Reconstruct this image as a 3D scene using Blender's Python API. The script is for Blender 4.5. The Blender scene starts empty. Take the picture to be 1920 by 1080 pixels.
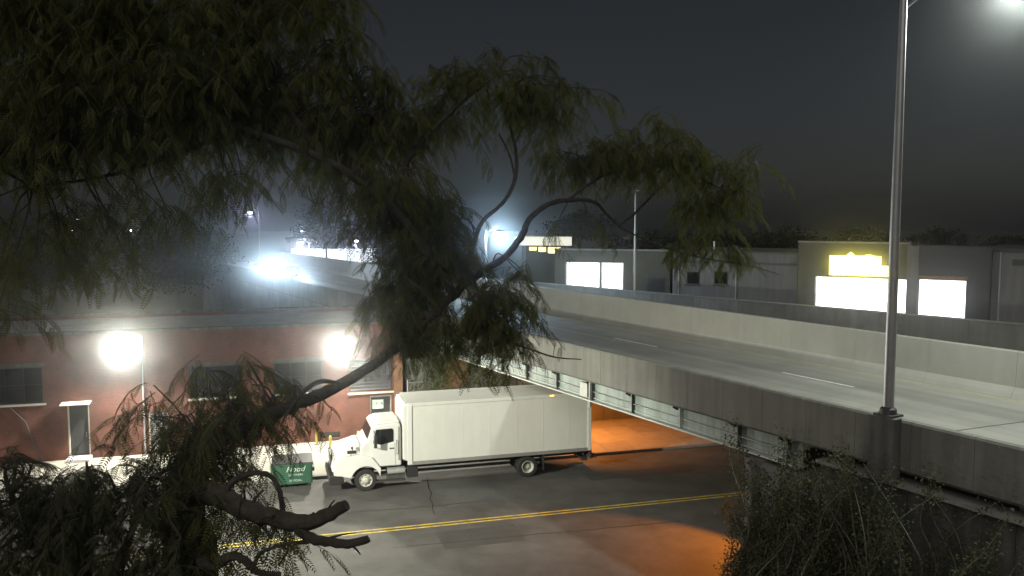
import bpy, math, random
import numpy as np
from mathutils import Vector

R = math.radians
random.seed(7)
rng = np.random.default_rng(11)
scene = bpy.context.scene
col = scene.collection

# ------------------------------------------------------------------ camera, sky, moonless city glow, exposure
FOC, CAMH, PITCH = 1600.0, 12.4, math.atan(135 / 1600)
cd = bpy.data.cameras.new('camera')
cd.sensor_width = 36
cd.lens = 36 * FOC / 1920
cd.clip_end = 3000
cam = bpy.data.objects.new('camera', cd)
col.objects.link(cam)
cam.location = (0, 0, CAMH)
cam.rotation_euler = (math.pi / 2 - PITCH, 0, 0)
scene.camera = cam

SUN_EL, SUN_AZ = R(38), R(200)
world = bpy.data.worlds.new('World')
scene.world = world
world.use_nodes = True
wn = world.node_tree
bg = wn.nodes['Background']
sky = wn.nodes.new('ShaderNodeTexSky')
sky.sky_type = 'NISHITA'
sky.sun_disc = False
sky.sun_elevation = SUN_EL
sky.sun_rotation = SUN_AZ
hsv = wn.nodes.new('ShaderNodeHueSaturation')
hsv.inputs['Saturation'].default_value = 0.45
wn.links.new(sky.outputs[0], hsv.inputs['Color'])
wn.links.new(hsv.outputs[0], bg.inputs[0])
bg.inputs[1].default_value = 0.0043
sd = bpy.data.lights.new('night_glow', 'SUN')
sd.energy = 0.85
sd.angle = R(60)
sd.color = (1.0, 0.95, 0.88)
sun = bpy.data.objects.new('night_glow', sd)
col.objects.link(sun)
sun.location = (0, -20, 60)
sun.rotation_euler = (R(52), 0, R(-20))

vs = scene.view_settings
vs.view_transform = 'Standard'
vs.look = 'None'
vs.exposure = 0.0
vs.gamma = 1.0
vs.use_curve_mapping = False
cy = scene.cycles
cy.max_bounces = 5
cy.diffuse_bounces = 2
cy.glossy_bounces = 2
cy.transmission_bounces = 3
cy.volume_bounces = 0
cy.transparent_max_bounces = 6
cy.sample_clamp_indirect = 3.0
cy.caustics_reflective = False
cy.caustics_refractive = False

# ------------------------------------------------------------------ geometry of the place
_a = math.atan(5540 / 1605.7)
ES = (math.sin(_a), math.cos(_a)); NS = (-ES[1], ES[0])          # street: along, across
_b = math.atan(930 / 1605.7)
EB = (-math.sin(_b), math.cos(_b)); NB = (math.cos(_b), math.sin(_b))   # overpass: along, across
ST_ROT = math.atan2(ES[1], ES[0])
BR_ROT = math.atan2(NB[1], NB[0])

def SF(s, n, z=0.0): return Vector((s * ES[0] + n * NS[0], s * ES[1] + n * NS[1], z))
def BF(d, t, z=0.0): return Vector((d * NB[0] + t * EB[0], d * NB[1] + t * EB[1], z))
def ray(x, y):
    u = (x - 960) / FOC; v = (540 - y) / FOC
    return (u, math.cos(PITCH) + v * math.sin(PITCH), v * math.cos(PITCH) - math.sin(PITCH))
def AT(x, y, Y):
    r = ray(x, y); k = Y / r[1]
    return Vector((r[0] * k, Y, CAMH + r[2] * k))
def GZ(x, y, z):
    r = ray(x, y); k = (z - CAMH) / r[2]
    return Vector((r[0] * k, r[1] * k, z))

# ------------------------------------------------------------------ materials
MATS = {}
def mat(name, color, rough=0.8, var=0.15, scale=3.0, bump=0.0, metal=0.0, emit=None, estr=0.0, spec=0.5, stain=0.0, trans=0.0, sample=True):
    m = bpy.data.materials.new(name)
    m.use_nodes = True
    nt = m.node_tree
    b = nt.nodes['Principled BSDF']
    b.inputs['Roughness'].default_value = rough
    b.inputs['Metallic'].default_value = metal
    b.inputs['Specular IOR Level'].default_value = spec
    b.inputs['Base Color'].default_value = (*color, 1)
    if var > 0:
        tc = nt.nodes.new('ShaderNodeTexCoord')
        no = nt.nodes.new('ShaderNodeTexNoise')
        no.inputs['Scale'].default_value = scale
        no.inputs['Detail'].default_value = 6
        no.inputs['Roughness'].default_value = 0.65
        geo = nt.nodes.new('ShaderNodeNewGeometry')
        nt.links.new(geo.outputs['Position'], no.inputs['Vector'])
        rp = nt.nodes.new('ShaderNodeValToRGB')
        rp.color_ramp.elements[0].position = 0.3
        rp.color_ramp.elements[1].position = 0.7
        rp.color_ramp.elements[0].color = (*[c * (1 - var) for c in color], 1)
        rp.color_ramp.elements[1].color = (*[min(1, c * (1 + var)) for c in color], 1)
        nt.links.new(no.outputs['Fac'], rp.inputs['Fac'])
        out = rp.outputs['Color']
        if stain > 0:
            mp = nt.nodes.new('ShaderNodeMapping')
            mp.inputs['Scale'].default_value = (1.3, 1.3, 0.12)
            nt.links.new(geo.outputs['Position'], mp.inputs['Vector'])
            n2 = nt.nodes.new('ShaderNodeTexNoise')
            n2.inputs['Scale'].default_value = 2.5
            n2.inputs['Detail'].default_value = 5
            nt.links.new(mp.outputs[0], n2.inputs['Vector'])
            r2 = nt.nodes.new('ShaderNodeValToRGB')
            r2.color_ramp.elements[0].position = 0.42
            r2.color_ramp.elements[1].position = 0.62
            r2.color_ramp.elements[0].color = (1 - stain, 1 - stain, 1 - stain * 1.1, 1)
            r2.color_ramp.elements[1].color = (1, 1, 1, 1)
            nt.links.new(n2.outputs['Fac'], r2.inputs['Fac'])
            mx = nt.nodes.new('ShaderNodeMix'); mx.data_type = 'RGBA'; mx.blend_type = 'MULTIPLY'
            mx.inputs['Factor'].default_value = 1
            nt.links.new(out, mx.inputs['A']); nt.links.new(r2.outputs['Color'], mx.inputs['B'])
            out = mx.outputs['Result']
        nt.links.new(out, b.inputs['Base Color'])
        if bump > 0:
            nb = nt.nodes.new('ShaderNodeTexNoise')
            nb.inputs['Scale'].default_value = scale * 14
            nb.inputs['Detail'].default_value = 4
            nt.links.new(tc.outputs['Object'], nb.inputs['Vector'])
            bp = nt.nodes.new('ShaderNodeBump')
            bp.inputs['Strength'].default_value = bump
            bp.inputs['Distance'].default_value = 0.02
            nt.links.new(nb.outputs['Fac'], bp.inputs['Height'])
            nt.links.new(bp.outputs[0], b.inputs['Normal'])
    if emit:
        b.inputs['Emission Color'].default_value = (*emit, 1)
        b.inputs['Emission Strength'].default_value = estr
        if not sample:
            m.cycles.emission_sampling = 'NONE'
    if trans > 0:
        tr = nt.nodes.new('ShaderNodeBsdfTranslucent')
        tr.inputs['Color'].default_value = (color[0] * 1.3, color[1] * 1.3, color[2] * 0.8, 1)
        ms = nt.nodes.new('ShaderNodeMixShader')
        ms.inputs['Fac'].default_value = trans
        o = nt.nodes['Material Output']
        nt.links.new(b.outputs[0], ms.inputs[1]); nt.links.new(tr.outputs[0], ms.inputs[2])
        nt.links.new(ms.outputs[0], o.inputs['Surface'])
    MATS[name] = m
    return m

def brick_mat(name, c1, c2, mortar):
    m = bpy.data.materials.new(name); m.use_nodes = True
    nt = m.node_tree; b = nt.nodes['Principled BSDF']
    b.inputs['Roughness'].default_value = 0.9
    tc = nt.nodes.new('ShaderNodeTexCoord')
    sp = nt.nodes.new('ShaderNodeSeparateXYZ'); nt.links.new(tc.outputs['Object'], sp.inputs[0])
    ad = nt.nodes.new('ShaderNodeMath'); ad.operation = 'ADD'
    nt.links.new(sp.outputs['X'], ad.inputs[0]); nt.links.new(sp.outputs['Y'], ad.inputs[1])
    cb = nt.nodes.new('ShaderNodeCombineXYZ')
    nt.links.new(ad.outputs[0], cb.inputs['X']); nt.links.new(sp.outputs['Z'], cb.inputs['Y'])
    br = nt.nodes.new('ShaderNodeTexBrick')
    br.inputs['Scale'].default_value = 1.0
    br.inputs['Brick Width'].default_value = 0.22
    br.inputs['Row Height'].default_value = 0.075
    br.inputs['Mortar Size'].default_value = 0.008
    br.inputs['Color1'].default_value = (*c1, 1); br.inputs['Color2'].default_value = (*c2, 1)
    br.inputs['Mortar'].default_value = (*mortar, 1)
    nt.links.new(cb.outputs[0], br.inputs['Vector'])
    no = nt.nodes.new('ShaderNodeTexNoise'); no.inputs['Scale'].default_value = 0.9; no.inputs['Detail'].default_value = 7
    nt.links.new(tc.outputs['Object'], no.inputs['Vector'])
    rp = nt.nodes.new('ShaderNodeValToRGB')
    rp.color_ramp.elements[0].position = 0.3; rp.color_ramp.elements[1].position = 0.7
    rp.color_ramp.elements[0].color = (0.45, 0.43, 0.43, 1); rp.color_ramp.elements[1].color = (1, 1, 1, 1)
    nt.links.new(no.outputs['Fac'], rp.inputs['Fac'])
    mx = nt.nodes.new('ShaderNodeMix'); mx.data_type = 'RGBA'; mx.blend_type = 'MULTIPLY'; mx.inputs['Factor'].default_value = 1
    nt.links.new(br.outputs['Color'], mx.inputs['A']); nt.links.new(rp.outputs['Color'], mx.inputs['B'])
    nt.links.new(mx.outputs['Result'], b.inputs['Base Color'])
    bp = nt.nodes.new('ShaderNodeBump'); bp.inputs['Strength'].default_value = 0.6; bp.inputs['Distance'].default_value = 0.01
    inv = nt.nodes.new('ShaderNodeMath'); inv.operation = 'SUBTRACT'; inv.inputs[0].default_value = 1
    nt.links.new(br.outputs['Fac'], inv.inputs[1]); nt.links.new(inv.outputs[0], bp.inputs['Height'])
    nt.links.new(bp.outputs[0], b.inputs['Normal'])
    MATS[name] = m
    return m

asphalt = mat('asphalt', (0.085, 0.083, 0.08), 0.75, 0.32, 0.5, 0.5, spec=0.35)
earth = mat('earth', (0.05, 0.055, 0.03), 0.95, 0.3, 0.5, 0.4)
slab_c = mat('sidewalk_concrete', (0.36, 0.35, 0.31), 0.85, 0.12, 1.5, 0.3)
slab_d = mat('sidewalk_concrete_worn', (0.31, 0.3, 0.27), 0.85, 0.14, 1.7, 0.3)
kerb_c = mat('kerb_concrete', (0.27, 0.26, 0.24), 0.85, 0.2, 2, 0.3)
deck_c = mat('deck_concrete', (0.31, 0.305, 0.275), 0.5, 0.16, 0.35, 0.25, spec=0.45)
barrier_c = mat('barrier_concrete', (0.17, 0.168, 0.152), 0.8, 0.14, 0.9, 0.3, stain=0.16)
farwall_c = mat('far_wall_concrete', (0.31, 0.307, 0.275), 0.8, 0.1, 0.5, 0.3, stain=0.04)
wall_c = mat('wall_concrete', (0.2, 0.2, 0.19), 0.9, 0.25, 0.7, 0.4, stain=0.2)
dark_c = mat('grimy_concrete', (0.11, 0.11, 0.105), 0.9, 0.3, 0.8, 0.4, stain=0.4)
steel_g = mat('girder_paint', (0.32, 0.38, 0.365), 0.5, 0.2, 1.2, 0.0, stain=0.25)
flange_g = mat('flange_paint', (0.5, 0.51, 0.48), 0.5, 0.2, 1.4)
steel_d = mat('dark_steel', (0.05, 0.05, 0.05), 0.6, 0.2, 3)
galv = mat('galvanised_steel', (0.4, 0.4, 0.405), 0.45, 0.12, 2, metal=0.7)
yellow_p = mat('yellow_paint', (0.5, 0.38, 0.06), 0.7, 0.45, 3)
white_p = mat('white_road_paint', (0.7, 0.7, 0.68), 0.7, 0.2, 6)
truck_w = mat('white_truck_paint', (0.72, 0.72, 0.69), 0.35, 0.03, 2, spec=0.5)
box_w = mat('white_box_panel', (0.68, 0.68, 0.63), 0.5, 0.04, 1.1, stain=0.035)
alu = mat('aluminium_trim', (0.42, 0.42, 0.4), 0.4, 0.1, 4, metal=0.5)
rim_m = mat('wheel_rim_paint', (0.5, 0.5, 0.44), 0.5, 0.15, 8)
rubber = mat('tyre_rubber', (0.02, 0.02, 0.02), 0.8, 0.2, 8)
black_p = mat('black_plastic', (0.025, 0.025, 0.027), 0.5, 0.2, 6)
glass = mat('dark_window_glass', (0.012, 0.013, 0.015), 0.1, 0.0, spec=0.35)
chrome = mat('chrome', (0.7, 0.7, 0.7), 0.15, 0.0, metal=1.0)
dump_g = mat('dumpster_green', (0.035, 0.105, 0.065), 0.5, 0.2, 4, stain=0.2)
letter_w = mat('pale_lettering', (0.55, 0.62, 0.55), 0.6, 0.0)
brick_r = brick_mat('red_brick', (0.20, 0.062, 0.04), (0.15, 0.048, 0.032), (0.15, 0.105, 0.085))
brick_o = brick_mat('orange_brick', (0.38, 0.17, 0.08), (0.3, 0.13, 0.06), (0.3, 0.24, 0.18))
stone = mat('pale_stone', (0.5, 0.49, 0.43), 0.8, 0.1, 3)
roof_m = mat('roof_gravel', (0.16, 0.16, 0.155), 0.95, 0.25, 1.2, 0.5)
door_d = mat('dark_door_paint', (0.035, 0.035, 0.038), 0.5, 0.15, 3)
door_l = mat('grey_door_paint', (0.3, 0.3, 0.31), 0.5, 0.1, 3)
blind = mat('grey_blind_slat', (0.13, 0.13, 0.14), 0.6, 0.2, 2)
sign_w = mat('pale_green_sign', (0.62, 0.75, 0.66), 0.5, 0.03, 5)
sign_k = mat('dark_green_figures', (0.03, 0.08, 0.05), 0.6, 0.0)
boll_y = mat('bollard_yellow', (0.4, 0.33, 0.07), 0.5, 0.15, 5)
bark = mat('bark', (0.085, 0.075, 0.06), 0.95, 0.4, 9, 1.0)
bark_d = mat('dead_stem', (0.16, 0.15, 0.13), 0.9, 0.3, 9)
leaf = mat('locust_leaf', (0.1, 0.108, 0.036), 0.75, 0.3, 1.2, trans=0.35, spec=0.2)
leaf2 = mat('shrub_leaf', (0.075, 0.08, 0.045), 0.8, 0.3, 2.0, trans=0.25, spec=0.15)
leaf3 = mat('ivy_leaf', (0.12, 0.14, 0.05), 0.7, 0.35, 2.5, trans=0.2, spec=0.2)
leaf4 = mat('far_tree_leaf', (0.028, 0.032, 0.014), 0.85, 0.3, 1.0, trans=0.25, spec=0.1)
grey_w = mat('grey_stucco', (0.16, 0.16, 0.16), 0.9, 0.1, 0.8, stain=0.15)
dark_w = mat('dark_cladding', (0.05, 0.05, 0.052), 0.7, 0.15, 1)
olive_w = mat('olive_stucco', (0.09, 0.092, 0.07), 0.9, 0.12, 0.8)
lens_w = mat('lamp_lens_warm_white', (0.9, 0.9, 0.9), 0.5, 0, emit=(1.0, 0.97, 0.86), estr=60, sample=False)
lens_c = mat('lamp_lens_cool_white', (0.9, 0.9, 0.9), 0.5, 0, emit=(0.75, 0.88, 1.0), estr=60, sample=False)
lens_v = mat('lamp_lens_violet_white', (0.9, 0.9, 0.9), 0.5, 0, emit=(0.62, 0.6, 1.0), estr=14, sample=False)
lens_s = mat('lamp_lens_sodium', (0.9, 0.5, 0.1), 0.5, 0, emit=(1.0, 0.5, 0.08), estr=12, sample=False)
amber = mat('amber_lens', (0.8, 0.35, 0.05), 0.4, 0, emit=(1.0, 0.5, 0.06), estr=6, sample=False)
lit_win = mat('lit_window', (0.8, 0.8, 0.8), 0.5, 0, emit=(1.0, 1.0, 1.0), estr=4.0)
lit_sign = mat('lit_yellow_sign', (0.8, 0.7, 0.2), 0.5, 0, emit=(1.0, 0.85, 0.12), estr=9.0)
lit_fascia = mat('lit_fascia', (0.8, 0.8, 0.7), 0.5, 0, emit=(1.0, 0.97, 0.75), estr=0.7)
lit_fascia_c = mat('lit_fascia_cool', (0.8, 0.8, 0.8), 0.5, 0, emit=(0.85, 0.95, 1.0), estr=1.1)

# ------------------------------------------------------------------ builders
class MB:
    def __init__(s): s.v = []; s.f = []; s.sm = False
    def box(s, x0, x1, y0, y1, z0, z1):
        k = len(s.v)
        s.v += [(x0, y0, z0), (x1, y0, z0), (x1, y1, z0), (x0, y1, z0), (x0, y0, z1), (x1, y0, z1), (x1, y1, z1), (x0, y1, z1)]
        s.f += [(k, k + 3, k + 2, k + 1), (k + 4, k + 5, k + 6, k + 7), (k, k + 1, k + 5, k + 4), (k + 1, k + 2, k + 6, k + 5), (k + 2, k + 3, k + 7, k + 6), (k + 3, k, k + 4, k + 7)]
        return s
    def quad(s, *p):
        k = len(s.v); s.v += [tuple(q) for q in p]; s.f.append(tuple(range(k, k + len(p)))); return s
    def prism(s, prof, a0, a1, axis='y'):
        # profile is a closed list of (p, q); axis 'y': p = x, q = z, extruded along y; axis 'x': p = y, q = z; axis 'z': p = x, q = y
        k = len(s.v); n = len(prof)
        def P(p, q, a): return (p, a, q) if axis == 'y' else ((a, p, q) if axis == 'x' else (p, q, a))
        s.v += [P(p, q, a0) for p, q in prof] + [P(p, q, a1) for p, q in prof]
        s.f.append(tuple(range(k, k + n))); s.f.append(tuple(range(k + 2 * n - 1, k + n - 1, -1)))
        for i in range(n):
            j = (i + 1) % n
            s.f.append((k + i, k + n + i, k + n + j, k + j))
        return s
    def tube(s, pts, rad, seg=8, caps=True):
        pts = [Vector(p) for p in pts]
        if not isinstance(rad, (list, tuple)): rad = [rad] * len(pts)
        k = len(s.v); prev = None
        for i, p in enumerate(pts):
            t = (pts[min(i + 1, len(pts) - 1)] - pts[max(i - 1, 0)]).normalized()
            if prev is None:
                u = t.orthogonal().normalized()
            else:
                u = (prev - t * prev.dot(t))
                u = u.normalized() if u.length > 1e-6 else t.orthogonal().normalized()
            prev = u; w = t.cross(u)
            for j in range(seg):
                a = 2 * math.pi * j / seg
                s.v.append(tuple(p + (u * math.cos(a) + w * math.sin(a)) * rad[i]))
        for i in range(len(pts) - 1):
            for j in range(seg):
                j2 = (j + 1) % seg
                s.f.append((k + i * seg + j, k + i * seg + j2, k + (i + 1) * seg + j2, k + (i + 1) * seg + j))
        if caps:
            s.f.append(tuple(range(k + seg - 1, k - 1, -1)))
            e = k + (len(pts) - 1) * seg
            s.f.append(tuple(range(e, e + seg)))
        s.sm = True
        return s
    def lathe(s, prof, c, axis, seg=20, caps=True):
        # profile (offset along axis, radius)
        c = Vector(c); ax = Vector(axis).normalized(); u = ax.orthogonal().normalized(); w = ax.cross(u); k = len(s.v)
        for o, r in prof:
            for j in range(seg):
                a = 2 * math.pi * j / seg
                s.v.append(tuple(c + ax * o + (u * math.cos(a) + w * math.sin(a)) * r))
        for i in range(len(prof) - 1):
            for j in range(seg):
                j2 = (j + 1) % seg
                s.f.append((k + i * seg + j, k + i * seg + j2, k + (i + 1) * seg + j2, k + (i + 1) * seg + j))
        if caps: s.f.append(tuple(range(k + seg - 1, k - 1, -1)))
        e = k + (len(prof) - 1) * seg
        if caps: s.f.append(tuple(range(e, e + seg)))
        return s
    def mesh(s, name, m):
        me = bpy.data.meshes.new(name)
        me.from_pydata(s.v, [], s.f)
        me.materials.append(m)
        me.update()
        return me

def tag(o, label=None, cat=None, group=None, kind=None):
    if label: o['label'] = label
    if cat: o['category'] = cat
    if group: o['group'] = group
    if kind: o['kind'] = kind
    return o

def thing(name, label, cat, loc=(0, 0, 0), rz=0.0, group=None):
    o = bpy.data.objects.new(name, None)
    o.empty_display_size = 0.3
    col.objects.link(o); o.location = loc; o.rotation_euler = (0, 0, rz)
    return tag(o, label, cat, group)

def part(name, mb, m, parent=None, bevel=0.0, smooth=False, label=None, kind=None):
    me = mb.mesh(name, m) if isinstance(mb, MB) else mb
    o = bpy.data.objects.new(name, me); col.objects.link(o)
    if parent is not None: o.parent = parent
    if smooth or (isinstance(mb, MB) and mb.sm):
        for p in me.polygons: p.use_smooth = True
        md = o.modifiers.new('edge_split', 'EDGE_SPLIT'); md.split_angle = R(40)
    if bevel > 0:
        bv = o.modifiers.new('bevel', 'BEVEL'); bv.width = bevel; bv.segments = 2; bv.limit_method = 'ANGLE'; bv.angle_limit = R(35)
    tag(o, label, kind=kind)
    return o

def structure(name, mb, m, loc=(0, 0, 0), rz=0.0):
    o = part(name, mb, m); o.location = loc; o.rotation_euler = (0, 0, rz); o['kind'] = 'structure'
    return o

def lamp(name, kind, loc, power, color, parent, radius=0.1, target=None, cone=150, blend=0.5):
    ld = bpy.data.lights.new(name, kind); ld.energy = power; ld.color = color; ld.shadow_soft_size = radius
    o = bpy.data.objects.new(name, ld); col.objects.link(o); o.parent = parent; o.location = loc
    if kind == 'SPOT':
        ld.spot_size = R(cone); ld.spot_blend = blend
        d = (Vector(target) - Vector(loc))
        o.rotation_euler = d.to_track_quat('-Z', 'Y').to_euler()
    return o

def np_mesh(name, V, Q, m):
    me = bpy.data.meshes.new(name)
    V = np.ascontiguousarray(V, dtype=np.float32); Q = np.ascontiguousarray(Q, dtype=np.int32)
    me.vertices.add(len(V)); me.vertices.foreach_set('co', V.ravel())
    k = Q.shape[1]
    me.loops.add(Q.size); me.loops.foreach_set('vertex_index', Q.ravel())
    me.polygons.add(len(Q))
    me.polygons.foreach_set('loop_start', np.arange(0, Q.size, k, dtype=np.int32))
    me.update(calc_edges=True)
    me.materials.append(m)
    return me

def text_part(body, size, m, parent, loc, rot, shear=0.0, name='lettering', depth=0.004, width=None):
    cu = bpy.data.curves.new(name, 'FONT'); cu.body = body; cu.size = size; cu.shear = shear
    cu.extrude = depth; cu.align_x = 'CENTER'; cu.align_y = 'CENTER'; cu.resolution_u = 3
    t = bpy.data.objects.new('tmp', cu); col.objects.link(t)
    dg = bpy.context.evaluated_depsgraph_get()
    me = bpy.data.meshes.new_from_object(t.evaluated_get(dg))
    bpy.data.objects.remove(t); 
    me.materials.clear(); me.materials.append(m)
    o = bpy.data.objects.new(name, me); col.objects.link(o); o.parent = parent; o.location = loc; o.rotation_euler = rot
    if width:
        xs = [v.co.x for v in me.vertices]; o.scale.x = width / (max(xs) - min(xs))
    return o

# ------------------------------------------------------------------ the ground, the street, the sidewalk
structure('ground', MB().quad((-700, -60, -0.06), (700, -60, -0.06), (700, 700, -0.06), (-700, 700, -0.06)), earth)
ROAD0, ROAD1, WALK1 = 24.4, 40.5, 46.8
structure('street', MB().box(-90, 110, ROAD0, ROAD1, -0.05, 0.0), asphalt, rz=ST_ROT)
mk = thing('double_yellow_line', 'double yellow centre line painted along the street', 'road marking', SF(0, 33.0), ST_ROT)
del mk['category']; del mk['label']; mk['kind'] = 'structure'; mk.name = 'road_marking'
for dn in (-0.14, 0.14):
    part('yellow_line', MB().box(-60, 90, dn - 0.055, dn + 0.055, 0.0, 0.004), yellow_p, mk)
# tar-sealed cracks and a patch are part of the street
crk = MB()
for s0, n0, s1, n1 in ((-4, 35.6, 9, 35.2), (2, 31.2, 16, 30.6), (6.5, 34.2, 7.3, 39.8), (-1.0, 29.5, -0.3, 36)):
    pts = []
    for i in range(15):
        f = i / 14
        pts.append((s0 + (s1 - s0) * f + random.uniform(-.06, .06), n0 + (n1 - n0) * f + random.uniform(-.06, .06)))
    for a, b in zip(pts[:-1], pts[1:]):
        dx, dy = b[0] - a[0], b[1] - a[1]; L = math.hypot(dx, dy); w = 0.022
        px, py = -dy / L * w, dx / L * w
        crk.quad((a[0] - px, a[1] - py, .004), (b[0] - px, b[1] - py, .004), (b[0] + px, b[1] + py, .004), (a[0] + px, a[1] + py, .004))
cobj = structure('tar_crack_seal', crk, mat('tar', (0.02, 0.02, 0.02), 0.5, 0.1), rz=ST_ROT)
patch_m = mat('asphalt_patch', (0.055, 0.054, 0.053), 0.8, 0.2, 1.5, 0.4)
pt_ = structure('asphalt_patch', MB().box(6.2, 9.4, 30.4, 32.2, 0, .003).box(-2.4, -.6, 35.0, 38.2, 0, .003).box(14.5, 20, 36.6, 37.7, 0, .003), patch_m, rz=ST_ROT)
kb = structure('kerb', MB(), kerb_c, rz=ST_ROT)
i = 0
s = -40.0
kme = None
while s < 60:
    o = part('kerb_stone', MB().box(s + .006, s + 2.394, ROAD1, ROAD1 + 0.18, -0.04, 0.13), kerb_c, kb)
    s += 2.4
structure('sidewalk', MB().box(-60, 80, ROAD1 + 0.18, WALK1 + 12, -0.05, 0.09), kerb_c, rz=ST_ROT)
walk = bpy.data.objects['sidewalk']
W = (WALK1 - ROAD1 - 0.18) / 4
me_a = MB().box(0.008, 1.55 - 0.008, 0.008, W - 0.008, 0, 0.05).mesh('sidewalk_slab', slab_c)
me_b = MB().box(0.008, 1.55 - 0.008, 0.008, W - 0.008, 0, 0.05).mesh('sidewalk_slab', slab_d)
for i in range(-12, 19):
    for j in range(4):
        o = part('sidewalk_slab', me_a if random.random() < .6 else me_b, None, walk)
        o.location = (i * 1.55, ROAD1 + 0.18 + j * W, 0.08 + random.uniform(-.004, .004))

# ------------------------------------------------------------------ brick building
bld = thing('brick_building', 'low red brick building with two glaring wall lights behind the truck', 'building', SF(0, WALK1), ST_ROT)
def cells(s0, s1, z0, z1, ops, y0, y1):
    xs = sorted({s0, s1, *[o[0] for o in ops], *[o[1] for o in ops]}); zs = sorted({z0, z1, *[o[2] for o in ops], *[o[3] for o in ops]})
    mb = MB()
    for a, b in zip(xs[:-1], xs[1:]):
        for c, d in zip(zs[:-1], zs[1:]):
            cx, cz = (a + b) / 2, (c + d) / 2
            if any(o[0] < cx < o[1] and o[2] < cz < o[3] for o in ops): continue
            mb.box(a, b, y0, y1, c, d)
    return mb
ZB = 0.1
ops = [(-14.2, -10.75, 3.1, 4.95), (-9.72, -8.72, 0.3, 2.95), (-5.95, -5.0, 0.2, 2.3), (-3.9, -1.3, 2.9, 4.6), (0.3, 2.9, 2.9, 4.6),
       (4.3, 6.62, 2.8, 4.55), (5.4, 6.58, 0.12, 2.5), (2.65, 3.75, 0.3, 0.62), (-20.5, -17.3, 3.1, 4.95)]
ROOF = 6.5
part('wall', cells(-34, 7.2, 0.0, ROOF, ops, 0, 0.3), brick_r, bld)
part('side_wall', MB().box(6.9, 7.2, 0.3, 9, 0, ROOF).box(-34, -33.7, .3, 9, 0, ROOF).box(-33.7, 6.9, 8.7, 9, 0, ROOF), brick_r, bld)
part('roof', MB().box(-33.7, 6.9, .3, 8.7, 6.1, 6.3), roof_m, bld)
rt = MB()
part('coping', MB().box(-34.05, 7.25, -.05, .35, ROOF, ROOF + .12).box(6.85, 7.25, .352, 9.05, ROOF, ROOF + .12).box(-34.05, 6.848, 8.65, 9.05, ROOF, ROOF + .12), dark_c, bld)
def window(s0, s1, z0, z1, nx, nz, pane_m=None):
    w = part('window', MB().box(s0, s0 + .07, .1, .2, z0, z1).box(s1 - .07, s1, .1, .2, z0, z1).box(s0 + .07, s1 - .07, .1, .2, z0, z0 + .07).box(s0 + .07, s1 - .07, .1, .2, z1 - .07, z1), steel_d, bld)
    for i in range(nx):
        for j in range(nz):
            a = s0 + .07 + (s1 - s0 - .14) * i / nx; b = s0 + .07 + (s1 - s0 - .14) * (i + 1) / nx
            c = z0 + .07 + (z1 - z0 - .14) * j / nz; d = z0 + .07 + (z1 - z0 - .14) * (j + 1) / nz
            part('pane', MB().box(a + .015, b - .015, .14, .16, c + .015, d - .015), pane_m or glass, w)
    part('window_sill', MB().box(s0 - .1, s1 + .1, -.08, .12, z0 - .1, z0), stone, w)
    part('lintel', MB().box(s0 - .12, s1 + .12, -.012, .1, z1, z1 + .18), stone if s0 < 4 and False else dark_c, w)
window(-14.2, -10.75, 3.1, 4.95, 4, 2)
window(-20.5, -17.3, 3.1, 4.95, 4, 2)
window(-3.9, -1.3, 2.9, 4.6, 3, 2)
window(0.3, 2.9, 2.9, 4.6, 3, 2)
lv = part('louvre_window', MB().box(4.3, 6.62, .2, .25, 2.8, 4.55), steel_d, bld)
for k in range(9):
    z = 2.85 + k * .19
    part('slat', MB().prism([(.02, z), (.18, z + .13), (.19, z + .15), (.03, z + .02)], 4.34, 6.58, 'x'), blind, lv)
part('lintel', MB().box(4.2, 7.0, -.06, .12, 2.62, 2.72), stone, lv)
dr = part('door', MB().box(5.46, 6.52, .14, .2, .15, 2.42), door_d, bld, label='dark door with a pale number sign')
part('door_frame', MB().box(5.4, 5.46, .02, .22, .12, 2.5).box(6.52, 6.58, .02, .22, .12, 2.5).box(5.46, 6.52, .02, .22, 2.42, 2.5), kerb_c, dr)
part('handle', MB().tube([(6.4, .12, 1.0), (6.4, .08, 1.05), (6.4, .08, 1.2), (6.4, .12, 1.25)], .012, 6), chrome, dr)
sg = part('number_sign', MB().box(5.53, 6.14, .09, .13, 1.74, 2.24), sign_w, bld)
text_part('1814', .3, sign_k, sg, (5.835, .086, 2.02), (R(90), 0, 0), width=.5)
d2 = part('door', MB().box(-9.66, -8.78, .15, .2, .32, 2.9), door_d, bld)
part('handle', MB().tube([(-8.9, .12, 1.2), (-8.9, .09, 1.25), (-8.9, .09, 1.4), (-8.9, .12, 1.45)], .012, 6), chrome, d2)
part('door_frame', MB().box(-9.72, -9.66, .02, .22, .3, 2.95).box(-8.78, -8.72, .02, .22, .3, 2.95), stone, d2)
part('canopy', MB().prism([(-.55, 2.99), (.0, 3.05), (.0, 3.1), (-.55, 3.04)], -9.95, -8.6, 'x'), stone, d2)
part('door_step', MB().box(-9.75, -8.65, -.75, -.002, .1, .3), mat('white_step_paint', (0.75, 0.75, 0.78), .6, .05), d2, bevel=.01)
d3 = part('door', MB().box(-5.89, -5.06, .15, .2, .22, 2.24), door_l, bld, label='pale grey side door')
part('door_frame', MB().box(-5.95, -5.89, .02, .22, .2, 2.3).box(-5.06, -5.0, .02, .22, .2, 2.3), stone, d3)
part('vent', MB().box(2.65, 3.75, .12, .2, .3, .62), steel_d, bld)
part('downspout', MB().tube([(-6.15, -.08, ROOF - .2), (-6.15, -.08, .3), (-6.15, -.2, .15)], .05, 8), galv, bld)
part('brick_pier', MB().box(6.72, 7.2, -.12, -.004, .1, 4.7), brick_o, bld)
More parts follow.
